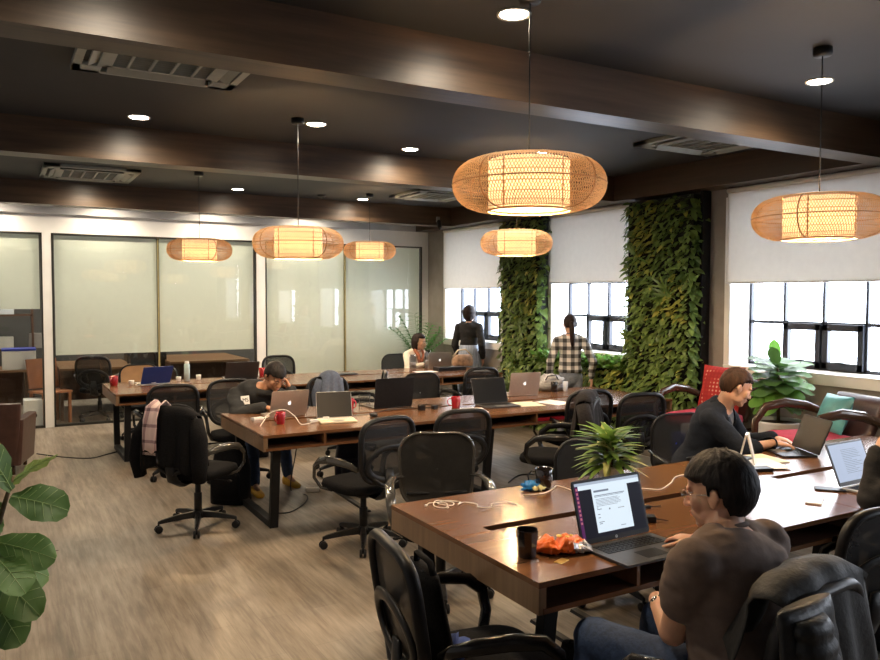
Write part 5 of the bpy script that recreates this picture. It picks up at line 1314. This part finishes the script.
def make_hair(parent, c, R, s, style, mat, seed=1):
    fz, sz, bz, th = HAIR[style]; mb = MB(); mb.ell((0, 0, 0), (1, 1, 1), 56, 40); c = V(c)
    for i, q in enumerate(mb.v):
        u = V(q).normalized(); hyp = math.hypot(u.x, u.y) or 1e-6; cf = u.y / hyp
        if cf > .30: lim = fz + .05 * noise.noise(V((u.x * 5, seed, 0)))
        elif cf > .12: t = (.30 - cf) / .18; t = t * t * (3 - 2 * t); lim = fz + (sz - fz) * t
        elif cf > -.12 and style in ('short', 'crew', 'pony'): lim = sz - .22 * max(0, 1 - abs(cf - .10) / .09)
        else: t = max(0, min(1, (-.12 - cf) / .35)); lim = sz + (bz - sz) * t
        if style in ('short', 'crew', 'pony'): lim += .10 * noise.noise(V((u.x * 16, u.y * 16, seed)))
        k = max(0, min(1, (u.z - lim) / .12 + .5)); k = k * k * (3 - 2 * k)
        n = .022 * noise.noise(V((u.x * 7, u.y * 7, u.z * 7 + seed))) + .012 * noise.noise(V((u.x * 26, u.y * 26, u.z * 9 + seed)))
        top = .035 * max(0, u.z) if style in ('short', 'crew') else 0
        if style in ('short', 'crew'):
            az = math.atan2(u.x, u.y); top += .05 * max(0, noise.noise(V((u.x * 11, u.y * 11, seed)))) * max(0, u.z) + .028 * noise.noise(V((az * 9, u.z * 3, seed + 4))) + (.07 * max(0, u.y) * max(0, u.z) if style == 'crew' else 0)
        f = .86 + (.14 + th + top + n) * k
        r = V((.077, .099, .096)); p = V((u.x * r.x * f, u.y * r.y * f - .012, u.z * r.z * f + .026))
        if style in ('bob', 'long') and cf < .3 and u.z < 0: p.z += u.z * (.045 if style == 'bob' else .10); p.x *= 1.08
        mb.v[i] = tuple(c + R @ (p * s))
    return mb.build('hair', mat, parent)
def ruffle(me, amp, sc, seed, zs=1.0):
    nn = [v.normal.copy() for v in me.vertices]; out = []
    for v, nr in zip(me.vertices, nn):
        p = v.co; n = noise.noise(V((p.x * sc + seed, p.y * sc, p.z * sc * zs))) + .5 * noise.noise(V((p.x * sc * 2.3, p.y * sc * 2.3 + seed, p.z * sc * 2.3 * zs)))
        q = p + nr * (amp * n); out += [q.x, q.y, q.z]
    me.vertices.foreach_set('co', out); me.update()
def person(label, loc, hd, P):
    root = thing('person', label, 'person', loc, head(hd)); s = P.get('s', 1.0); vx = P.get('vox', .006)
    hip, chest, neck, hc = V(P['hip']), V(P['chest']), V(P['neck']), V(P['head']); R = head_mx(P.get('hyaw', 0), P.get('hpitch', 0), P.get('hroll', 0))
    shL, shR = V(P['shL']), V(P['shR']); sc = (shR - shL).normalized(); shv = V(P.get('hipside', (1, 0, 0)))
    skin = P.get('skin', m_skin); w = P.get('w', 1.0); aw = P.get('aw', 1.0)
    L1, L2 = .285 * s, .250 * s; arms = []
    for side, S in ((-1, shL), (1, shR)):
        A = P['L' if side < 0 else 'R']; e, wr = ik(S, A['w'], L1, L2, A['pole']); arms.append((side, S, e, wr, A))
    legs = P['legs']  # list of (hipjoint, knee, ankle, toedir)
    b = MB(); torso(b, hip, chest, neck, shv, sc, w * .95)
    b.caps(neck - V((0, 0, .01)), hc + R @ V((0, -.025 * s, -.055 * s)), .054 * s * P.get('neckw', 1), .050 * s * P.get('neckw', 1), 18)
    add_head(b, hc, R, s * P.get('hs', 1.0))
    for side, S, e, wr, A in arms:
        b.caps(chest.lerp(neck, .55) + sc * (side * .05), S, .042 * w, .050 * w, 14); b.caps(S, e, .046 * aw, .036 * aw, 16); b.caps(e, wr, .038 * aw, .025 * aw, 16)
        add_hand(b, wr + (wr - e).normalized() * .008, A['f'], A['p'], side, A.get('curl', .35), s)
    for hj, kn, an, td in legs:
        b.caps(hj, kn, .076 * w, .050 * w, 16); b.caps(kn, an, .050 * w, .032 * w, 16); b.caps(an, V(an) + V(td) * .10 - V((0, 0, .04)), .03, .022, 10)
    body = meshobj('body', remesh(b, vx, 8, .5), skin, root)
    # face parts
    def T(p): return hc + R @ (V(p) * (s * P.get('hs', 1.0)))
    for x in (-1, 1):
        ey = MB().ell(T((x * .031, .0775, .006)), (.0118 * s,) * 3, 14, 10).build('eye', m_eyewhite, body); ir = MB().ell(T((x * .031, .0872, .003)), (.0050 * s, .0035 * s, .0050 * s), 10, 8, rot=R).build('iris', m_iris, ey)
        MB().tube([T((x * .015, .0930, .024)), T((x * .030, .0925, .029)), T((x * .047, .083, .025))], .0032 * s, 6).build('eyebrow', P['hairmat'], body)
        MB().tube([T((x * .018, .0880, .010)), T((x * .031, .0905, .0130)), T((x * .044, .0830, .009))], .0032 * s, 6).build('upper_eyelid', skin, body)
    lp = MB(); lp.ell(T((0, .0975, -.0555)), (.020 * s, .0055 * s, .0040 * s), 14, 8, rot=R); lp.ell(T((0, .0965, -.0650)), (.017 * s, .0055 * s, .0048 * s), 14, 8, rot=R); lp.build('lips', m_lip, body)
    make_hair(root, hc, R, s * P.get('hs', 1.0), P['hair'], P['hairmat'], P.get('seed', 1))
    # upper clothing
    t = P['top']; off = t.get('off', .012); c = MB(); torso(c, hip, chest, neck - (neck - chest) * t.get('nk', .16), shv, sc, w, off, True, bool(t.get('hood')), bool(t.get('short')))
    if t.get('hood'): c.tube([neck + sc * (.085 * math.cos(a)) + V((0, .085 * math.sin(a) - .02, -.035 - .02 * math.sin(a))) for a in [2 * PI * k / 14 for k in range(14)]], .032, 10, closed=True)
    for side, S, e, wr, A in arms:
        c.caps(chest.lerp(neck, .42) + sc * (side * .07), S - (chest - hip).normalized() * .006, .050 * w + off * .8, .050 * w + off * .7, 16)
        if t['sleeve'] == 'long':
            c.caps(S, e, .048 * aw + off, .043 * aw + off, 18); c.caps(e, e.lerp(wr, .93), .044 * aw + off, .030 * aw + off, 18)
        else: c.caps(S, S.lerp(e, .50), .054 * aw + off, .050 * aw + off, 18)
    if t.get('loose'):
        ax = (chest - hip).normalized(); zz = t['loose']; rings = []
        for q, a in ((.8, .165), (.5, .175), (.25, .185), (min(0, zz) if zz < 0 else zz + .05, .195), (zz, .215 if zz < 0 else .20)):
            cc = hip + (chest - hip) * q if q >= 0 else hip + ax * q; rings.append([cc + V((math.cos(k * PI / 12) * a * w, math.sin(k * PI / 12) * a * .72 * w, 0)) for k in range(24)])
        c.loft(rings, 0, True)
    me = remesh(c, t.get('vox', .008), 26, .5); ruffle(me, t.get('amp', .006), t.get('fs', 9), P.get('seed', 1), t.get('zs', 1.6))
    top = meshobj(t['name'], me, t['mat'], root)
    if t['name'] in ('blazer',) or t.get('opening'):
        import bmesh
        bm = bmesh.new(); bm.from_mesh(me); ax = (chest - hip).normalized(); fdir = ax.cross(sc) * 1.0; dele = []
        if fdir.y < 0: fdir = -fdir
        nk = chest.lerp(neck, .6)
        for f in bm.faces:
            p = f.calc_center_median() - nk; x = p.dot(sc); dn = -p.dot(ax); fr = p.dot(fdir)
            if fr > .01 and dn < t['opening'] and abs(x) < .062 * (1 - max(0, dn) / t['opening']) + .006: dele.append(f)
        bmesh.ops.delete(bm, geom=dele, context='FACES'); bm.to_mesh(me); bm.free()
        q = top.modifiers.new('thick', 'SOLIDIFY'); q.thickness = .006; q.offset = -1
        u = MB(); torso(u, hip, chest, neck - (neck - chest) * .15, shv, sc, w, off * .35, True, False); um = remesh(u, .008, 3); meshobj('undershirt', um, t['under'], root)
        cb = MB(); cn = neck - (neck - chest) * .02; cax = (chest - hip).normalized()
        cb.tube([cn + sc * (.076 * w * math.cos(a)) - fdir * (.074 * w * math.sin(a)) - cax * (.030 * (1 - math.sin(a))) for a in [-.5 + (PI + 1.0) * k / 16 for k in range(17)]], .019, 10, flat=(1.5, .6)); cb.build('coat_collar', t['mat'], top)
        # lapels
        for x in (-1, 1):
            o0 = .118 * w + off
            pts = [(x * .066, .02, .030, .080), (x * .060, .05, .055, .106), (x * .040, .12, .045, .122), (x * .010, t['opening'], .016, .122)]
            l = MB(); vs = []
            for xx, dn, wd, fr in pts:
                for e_ in (0, 1): vs.append(nk + sc * (xx + x * wd * e_) - ax * dn + fdir * (fr + off * .4 - .016 * e_))
            l.add(vs, [(0, 1, 3, 2), (2, 3, 5, 4), (4, 5, 7, 6)], 0, True); lo = l.build('lapel', t['mat'], top); q = lo.modifiers.new('t', 'SOLIDIFY'); q.thickness = .008; q.offset = 0
    else:
        cl = MB(); nk = neck - (neck - chest) * .10; ax = (hc - neck).normalized(); n_ = 20; s_ = sc; f_ = ax.cross(s_)
        cl.tube([nk + s_ * (.064 * w * math.cos(2 * PI * k / n_)) + f_ * (.062 * w * math.sin(2 * PI * k / n_)) for k in range(n_)], .009, 8, closed=True); cl.build('collar', t['mat'], top)
    # legs clothing
    g = P['bottom']; c = MB(); up0 = (chest - hip).normalized()
    c.ell(hip - up0 * .02, (.178 * w, .128 * w, .12), 20, 12)
    if t.get('short'): c.ell(hip + up0 * .06, (.178 * w, .125 * w, .14), 20, 12)
    if g['kind'] == 'skirt':
        rings = []
        for i in range(9):
            tt = i / 8; z = hip.z + .16 - (g['len']) * tt; a = .142 + .09 * tt
            rings.append([V((hip.x + math.cos(q) * a * (1 + .10 * tt * math.sin(q * 12)), hip.y + math.sin(q) * a * .85 * (1 + .10 * tt * math.sin(q * 12)), z)) for q in [2 * PI * k / 72 for k in range(72)]])
        MB().loft(rings, 0, True).build('skirt', g['mat'], root)
    else:
        for hj, kn, an, td in legs:
            c.caps(hj, kn, .090 * w, .064 * w, 18); c.caps(kn, V(an) + V((0, 0, .02)), .063 * w, .052 * w, 18)
        me = remesh(c, .010, 4); ruffle(me, .006, 10, 3, 1.5); meshobj('trousers', me, g['mat'], root)
    for hj, kn, an, td in legs:
        an = V(an); td = V(td).normalized(); sd = V((-td.y, td.x, 0)); rings = []
        for q, wd, h in ((-.065, .022, .055), (-.05, .034, .085), (0, .038, .095), (.06, .042, .065), (.12, .046, .05), (.17, .040, .04), (.195, .018, .028)):
            cc = V((an.x, an.y, 0)) + td * q
            rings.append([cc + sd * (wd * math.cos(a)) + V((0, 0, max(.001, h * .5 + h * .5 * math.sin(a)) if math.sin(a) > 0 else max(.001, h * .5 * (1 + max(-1, 1.6 * math.sin(a)))))) for a in [2 * PI * k / 16 for k in range(16)]])
        MB().loft(rings, 0, True).build('shoe', P.get('shoemat', m_blackplastic), root)
    return root, body, top, arms, T, R

m_brownshirt = M('brown_tshirt_cotton', (0.15, 0.105, 0.084), 0.12, 30, bump=0.2, rough=0.9)
m_jeans = M('blue_denim', (0.030, 0.055, 0.12), 0.25, 60, bump=0.2, rough=0.85)
m_navy = M('navy_blazer_wool', (0.012, 0.016, 0.026), 0.15, 60, bump=0.2, rough=0.85, spec=.2)
m_greytee = M('grey_tshirt_cotton', (0.18, 0.175, 0.18), 0.08, 40, rough=0.9)
m_blacktop = M('black_sweater', (0.013, 0.013, 0.015), 0.2, 50, bump=0.2, rough=0.9)
m_hoodie = M('charcoal_hooded_top', (0.020, 0.021, 0.022), 0.2, 50, bump=0.2, rough=0.9)
m_trouser = M('dark_trousers', (0.03, 0.032, 0.038), 0.2, 40, rough=0.85)
m_yellowshoe = M('yellow_suede', (0.55, 0.30, 0.03), 0.12, 30, rough=0.8)
m_creamtop = M('cream_blouse', (0.75, 0.68, 0.58), 0.06, 20, rough=0.8)
m_plaidshirt = plaid('black_white_plaid', (0.03, 0.03, 0.032), (0.20, 0.20, 0.20), (0.62, 0.60, 0.58), 11.0)
m_greyjeans = M('grey_denim', (0.16, 0.18, 0.22), 0.15, 50, rough=0.85)
m_skirt = M('pale_blue_pleated_cloth', (0.34, 0.40, 0.52), 0.3, 8, stretch=(6, 6, .4), rough=0.7)
Dn = (0, 0, -1)
# man in brown t-shirt
SEAT = dict
r1 = person('man in a brown t-shirt with glasses, seen from behind, typing at the document laptop', (2.05, 1.66, 0), 0, dict(
    hip=(-.01, -.07, .56), chest=(-.015, .0, .955), neck=(.005, .045, 1.030), head=(.025, .085, 1.125), hyaw=-20, hpitch=10, shL=(-.205, -.02, .955), shR=(.175, .02, .95),
    L=dict(w=(-.03, .30, .70), pole=(-.3, -.2, -1), f=(.75, .5, -.2), p=(0, -.4, -1), curl=.5), R=dict(w=(.375, .485, .800), pole=(.9, -.5, -.9), f=(-.12, 1, -.10), p=Dn, curl=.42),
    legs=[((-.09, -.03, .545), (-.19, .46, .535), (-.20, .44, .09), (-.1, 1, 0)), ((.09, -.03, .545), (.15, .46, .535), (.20, .58, .09), (.15, 1, 0))],
    w=1.14, aw=1.22, hs=1.04, neckw=1.1, vox=.0045, skin=m_skintan, hair='short', hairmat=m_hairblack, seed=2, top=dict(name='tshirt', mat=m_brownshirt, sleeve='short', off=.018, amp=.007, fs=7, zs=2.6, vox=.007), bottom=dict(kind='trousers', mat=m_jeans), shoemat=m_blackplastic))
T = r1[4]; gl = MB()
for x in (-1, 1):
    gl.tube([T((x * .032 + .021 * math.cos(a), .105 - .004 * abs(math.cos(a)), .003 + .015 * math.sin(a))) for a in [2 * PI * k / 20 for k in range(20)]], .0013, 6, closed=True)
    gl.tube([T((x * .053, .101, .008)), T((x * .074, .080, .010)), T((x * .083, .0, .010)), T((x * .082, -.022, -.006))], .0016, 6)
gl.tube([T((-.011, .105, .006)), T((0, .109, .009)), T((.011, .105, .006))], .0013, 5); gl.build('glasses', m_chrome, r1[0])
e, wr = r1[3][0][2], r1[3][0][3]; ax = (wr - e).normalized(); c = e.lerp(wr, .84); u = ax.orthogonal().normalized(); v_ = ax.cross(u); wt = MB()
wt.tube([c + u * (.031 * math.cos(a)) + v_ * (.029 * math.sin(a)) for a in [2 * PI * k / 20 for k in range(20)]], .006, 6, closed=True, flat=(1, .5)); wt.ell(c - V((.02, 0, -.02)), (.016, .016, .012)); wt.build('wristwatch', m_chrome, r1[0])
# man in navy blazer
r2 = person('man in a navy blazer over a grey t-shirt typing on a black laptop, looking down', (4.25, 3.78, 0), 143, dict(
    hip=(.0, -.04, .56), chest=(.05, .14, .975), neck=(.075, .19, 1.055), head=(.10, .262, 1.165), hyaw=-26, hpitch=22, shL=(-.15, .185, .955), shR=(.215, .105, .965),
    L=dict(w=(-.15, .50, .80), pole=(-.8, -.4, -.8), f=(.15, 1, -.15), p=Dn, curl=.4), R=dict(w=(.055, .50, .80), pole=(.9, -.4, -.8), f=(-.10, 1, -.12), p=Dn, curl=.4),
    legs=[((-.09, 0, .55), (-.12, .44, .54), (-.12, .42, .09), (0, 1, 0)), ((.09, 0, .55), (.12, .42, .54), (.14, .36, .09), (.1, 1, 0))],
    w=1.10, aw=1.08, vox=.005, skin=m_skin, hair='crew', hairmat=m_hairbrown, seed=4, hs=1.0, neckw=1.15, top=dict(name='blazer', mat=m_navy, sleeve='long', off=.018, amp=.007, fs=8, nk=.06, opening=.30, under=m_greytee), bottom=dict(kind='trousers', mat=m_trouser)))
# person in black at the right edge
r3 = person('person in a black sweater cut by the right edge, hand at the chin', (3.99, 1.80, 0), -4, dict(
    hip=(0, -.06, .56), chest=(-.04, .16, .97), neck=(-.05, .23, 1.055), head=(-.06, .31, 1.18), hyaw=-20, hpitch=14, shL=(-.22, .18, .955), shR=(.15, .16, .955),
    L=dict(w=(-.20, .42, 1.02), pole=(-.5, .9, -1.2), f=(.25, -.25, .7), p=(.6, -.5, .1), curl=.7), R=dict(w=(.16, .52, .80), pole=(.9, -.4, -.8), f=(-.1, 1, -.1), p=Dn, curl=.4),
    legs=[((-.09, -.03, .55), (-.13, .42, .54), (-.13, .42, .09), (0, 1, 0)), ((.09, -.03, .55), (.13, .42, .54), (.14, .46, .09), (.1, 1, 0))],
    w=1.0, vox=.007, skin=m_skin, hair='short', hairmat=m_hairblack, seed=7, top=dict(name='sweater', mat=m_blacktop, sleeve='long', off=.018), bottom=dict(kind='trousers', mat=m_trouser)))
# boy leaning over the silver laptop
r4 = person('boy in a dark hooded top and yellow shoes leaning over a laptop', (2.05, 7.22, 0), 180, dict(
    hip=(0, -.06, .56), chest=(.0, .26, .90), neck=(-.05, .34, .955), head=(-.12, .43, 1.045), hyaw=-14, hpitch=34, shL=(-.19, .30, .87), shR=(.19, .24, .88),
    L=dict(w=(-.245, .50, .93), pole=(-.9, .5, -.9), f=(.3, -.35, .8), p=(.9, -.2, .1), curl=.4), R=dict(w=(.03, .60, .80), pole=(.9, .0, -.6), f=(-.6, .7, -.1), p=Dn, curl=.4),
    legs=[((-.09, -.02, .55), (-.20, .40, .54), (-.30, .24, .09), (-.2, 1, 0)), ((.09, -.02, .55), (.10, .42, .54), (.07, .42, .09), (.0, 1, 0))],
    w=.98, vox=.0065, skin=m_skindark, hair='short', hairmat=m_hairblack, seed=9, hs=1.0, top=dict(name='hooded_top', mat=m_hoodie, sleeve='long', off=.026, hood=1, amp=.010, fs=8), bottom=dict(kind='trousers', mat=m_jeans), shoemat=m_yellowshoe))
def text_mesh(txt, size):
    cu = bpy.data.curves.new('letters', 'FONT'); cu.body = txt; cu.size = size; cu.extrude = .001; cu.align_x = 'CENTER'; cu.align_y = 'CENTER'
    o = bpy.data.objects.new('tmp', cu); sc2 = bpy.data.scenes['workbench']; sc2.collection.objects.link(o); me = bpy.data.meshes.new_from_object(o); bpy.data.objects.remove(o); return me
S, e = r4[3][1][1], r4[3][1][2]; c = S.lerp(e, .30) + V((-.065, .060, .012)); pt = MB().box((0, 0, 0), (.085, .078, .004)).build('sleeve_patch', m_paper, r4[2]); pt.location = c + V((0, .012, 0)); pt.rotation_euler = (PI / 2 - .2, 0, PI + .3)
lm = meshobj('patch_letters', text_mesh('MS', .05), m_blackplastic, pt); lm.location = (0, 0, .0025)
# seated woman
r5 = person('woman with long dark hair and a cream top seated behind the silver laptop', (5.37, 10.18, 0), 172, dict(
    s=.96, hip=(0, -.05, .56), chest=(0, .07, .93), neck=(0, .11, 1.005), head=(-.01, .155, 1.105), hyaw=-32, hpitch=8, shL=(-.165, .08, .915), shR=(.165, .08, .915),
    L=dict(w=(-.12, .46, .80), pole=(-.8, -.4, -.8), f=(.2, 1, -.1), p=Dn), R=dict(w=(.12, .44, .80), pole=(.8, -.4, -.8), f=(-.2, 1, -.1), p=Dn),
    legs=[((-.08, 0, .55), (-.10, .42, .53), (-.1, .4, .09), (0, 1, 0)), ((.08, 0, .55), (.10, .42, .53), (.1, .42, .09), (0, 1, 0))],
    w=.86, aw=.85, vox=.0075, skin=m_skin, hair='long', hairmat=m_hairdark, seed=3, top=dict(name='blouse', mat=m_creamtop, sleeve='long', off=.014), bottom=dict(kind='trousers', mat=m_trouser)))
mb = MB(); mb.tube([(-.07, .14, 1.0), (-.05, .20, .93), (-.02, .22, .84), (0, .22, .78)], [.03, .035, .04, .03], 8, flat=(1, .5)); mb.tube([(.07, .14, 1.0), (.05, .20, .93), (.03, .22, .84), (.02, .22, .78)], [.03, .035, .04, .03], 8, flat=(1, .5)); mb.build('patterned_scarf', M('rust_patterned_cloth', (0.30, 0.10, 0.05), 0.8, 25, rough=0.8), r5[0])
# standing figures
def stand(s, lean=0, step=.06):
    return dict(s=s, hip=(0, 0, .90 * s), chest=(0, .0, 1.345 * s), neck=(0, .01, 1.425 * s), head=(0, .035, 1.535 * s), shL=(-.165 * s, 0, 1.335 * s), shR=(.165 * s, 0, 1.335 * s),
                legs=[((-.085, 0, .88 * s), (-.09, step + .01, .47 * s), (-.09, step, .08), (0, 1, 0)), ((.085, 0, .88 * s), (.09, -step * .2, .47 * s), (.09, -step, .08), (0, 1, 0))])
p6 = stand(.99); p6.update(L=dict(w=(-.18, .10, .86), pole=(-.3, -1, 0), f=(0, .2, -1), p=(1, 0, 0)), R=dict(w=(.20, .06, .86), pole=(.3, -1, 0), f=(0, .2, -1), p=(-1, 0, 0)), w=.76, aw=.80, vox=.0075, skin=m_skin, hair='bob', hairmat=m_hairdark, seed=5, hyaw=12,
    top=dict(name='loose_jacket', mat=m_blacktop, sleeve='long', off=.020, short=1, loose=.10, amp=.008), bottom=dict(kind='skirt', mat=m_skirt, len=.70))
person('woman in a loose dark jacket and pale skirt standing by the far window', (6.15, 9.84, 0), 48, p6)
p7 = stand(.945, step=.10); p7.update(L=dict(w=(-.25, -.02, .80), pole=(-.5, -1, 0), f=(-.15, .1, -1), p=(1, 0, 0)), R=dict(w=(.27, .10, .82), pole=(.5, -1, 0), f=(.1, .25, -1), p=(-1, 0, 0)), w=.72, aw=.80, vox=.0075, skin=m_skin, hair='pony', hairmat=m_hairdark, seed=6,
    top=dict(name='plaid_shirt', mat=m_plaidshirt, sleeve='long', off=.014, short=1, loose=.14, amp=.008), bottom=dict(kind='trousers', mat=m_greyjeans))
r7 = person('woman in a plaid shirt with a ponytail walking towards the middle window', (5.83, 7.08, 0), 30, p7)
T = r7[4]; MB().tube([T((0, -.095, .03)), T((0, -.135, .02)), T((0, -.150, -.05)), T((.005, -.145, -.14)), T((.01, -.13, -.24)), T((.01, -.125, -.29))], [.018, .028, .032, .030, .022, .008], 10).build('ponytail', m_hairdark, r7[0])
# ---------------------------------------------------------------- daylight, world, camera
w = bpy.data.worlds.new('overcast_sky'); scene.world = w; w.use_nodes = True; nt = w.node_tree; bgn = nt.nodes['Background']
tc = nt.nodes.new('ShaderNodeTexCoord'); sp = nt.nodes.new('ShaderNodeSeparateXYZ'); nt.links.new(tc.outputs['Generated'], sp.inputs[0])
rp = _ramp(nt, sp.outputs['Z'], [(0.0, (.80, .86, 1.0)), (0.25, (.92, .95, 1.0)), (1.0, (.85, .92, 1.0))]); nt.links.new(rp.outputs['Color'], bgn.inputs['Color'])
bgn.inputs['Strength'].default_value = 17.0
for i, (a, b) in enumerate(WIN):
    L = bpy.data.lights.new('window_portal', 'AREA'); L.shape = 'RECTANGLE'; L.size = b - a; L.size_y = ZT - ZS; L.cycles.is_portal = True
    o = bpy.data.objects.new('window_portal', L); COL.objects.link(o); o.location = (6.80, (a + b) / 2, (ZS + ZT) / 2); o.rotation_euler = (PI / 2, 0, PI / 2)
cam = bpy.data.cameras.new('camera'); co = bpy.data.objects.new('camera', cam); COL.objects.link(co)
co.location = (0, 0, 1.78); cam.sensor_width = 36; cam.lens = 771 / 880 * 36; cam.clip_start = .05
yaw, pit, rol = map(math.radians, (29.85, 2.5, .11))
fw = V((math.sin(yaw) * math.cos(pit), math.cos(yaw) * math.cos(pit), -math.sin(pit))); r0 = V((math.cos(yaw), -math.sin(yaw), 0)); u0 = r0.cross(fw)
rt = r0 * math.cos(rol) + u0 * math.sin(rol); up = u0 * math.cos(rol) - r0 * math.sin(rol)
co.rotation_euler = Matrix(((rt.x, up.x, -fw.x), (rt.y, up.y, -fw.y), (rt.z, up.z, -fw.z))).to_euler()
scene.camera = co
scene.view_settings.view_transform = 'Standard'; scene.view_settings.look = 'None'; scene.view_settings.gamma = 1; scene.view_settings.exposure = 0.05
scene.view_settings.use_curve_mapping = False
scene.cycles.use_denoising = True
scene.cycles.max_bounces = 10; scene.cycles.transparent_max_bounces = 24; scene.cycles.sample_clamp_indirect = 8

for s_ in list(bpy.data.scenes):
    if s_.name == 'workbench': bpy.data.scenes.remove(s_)
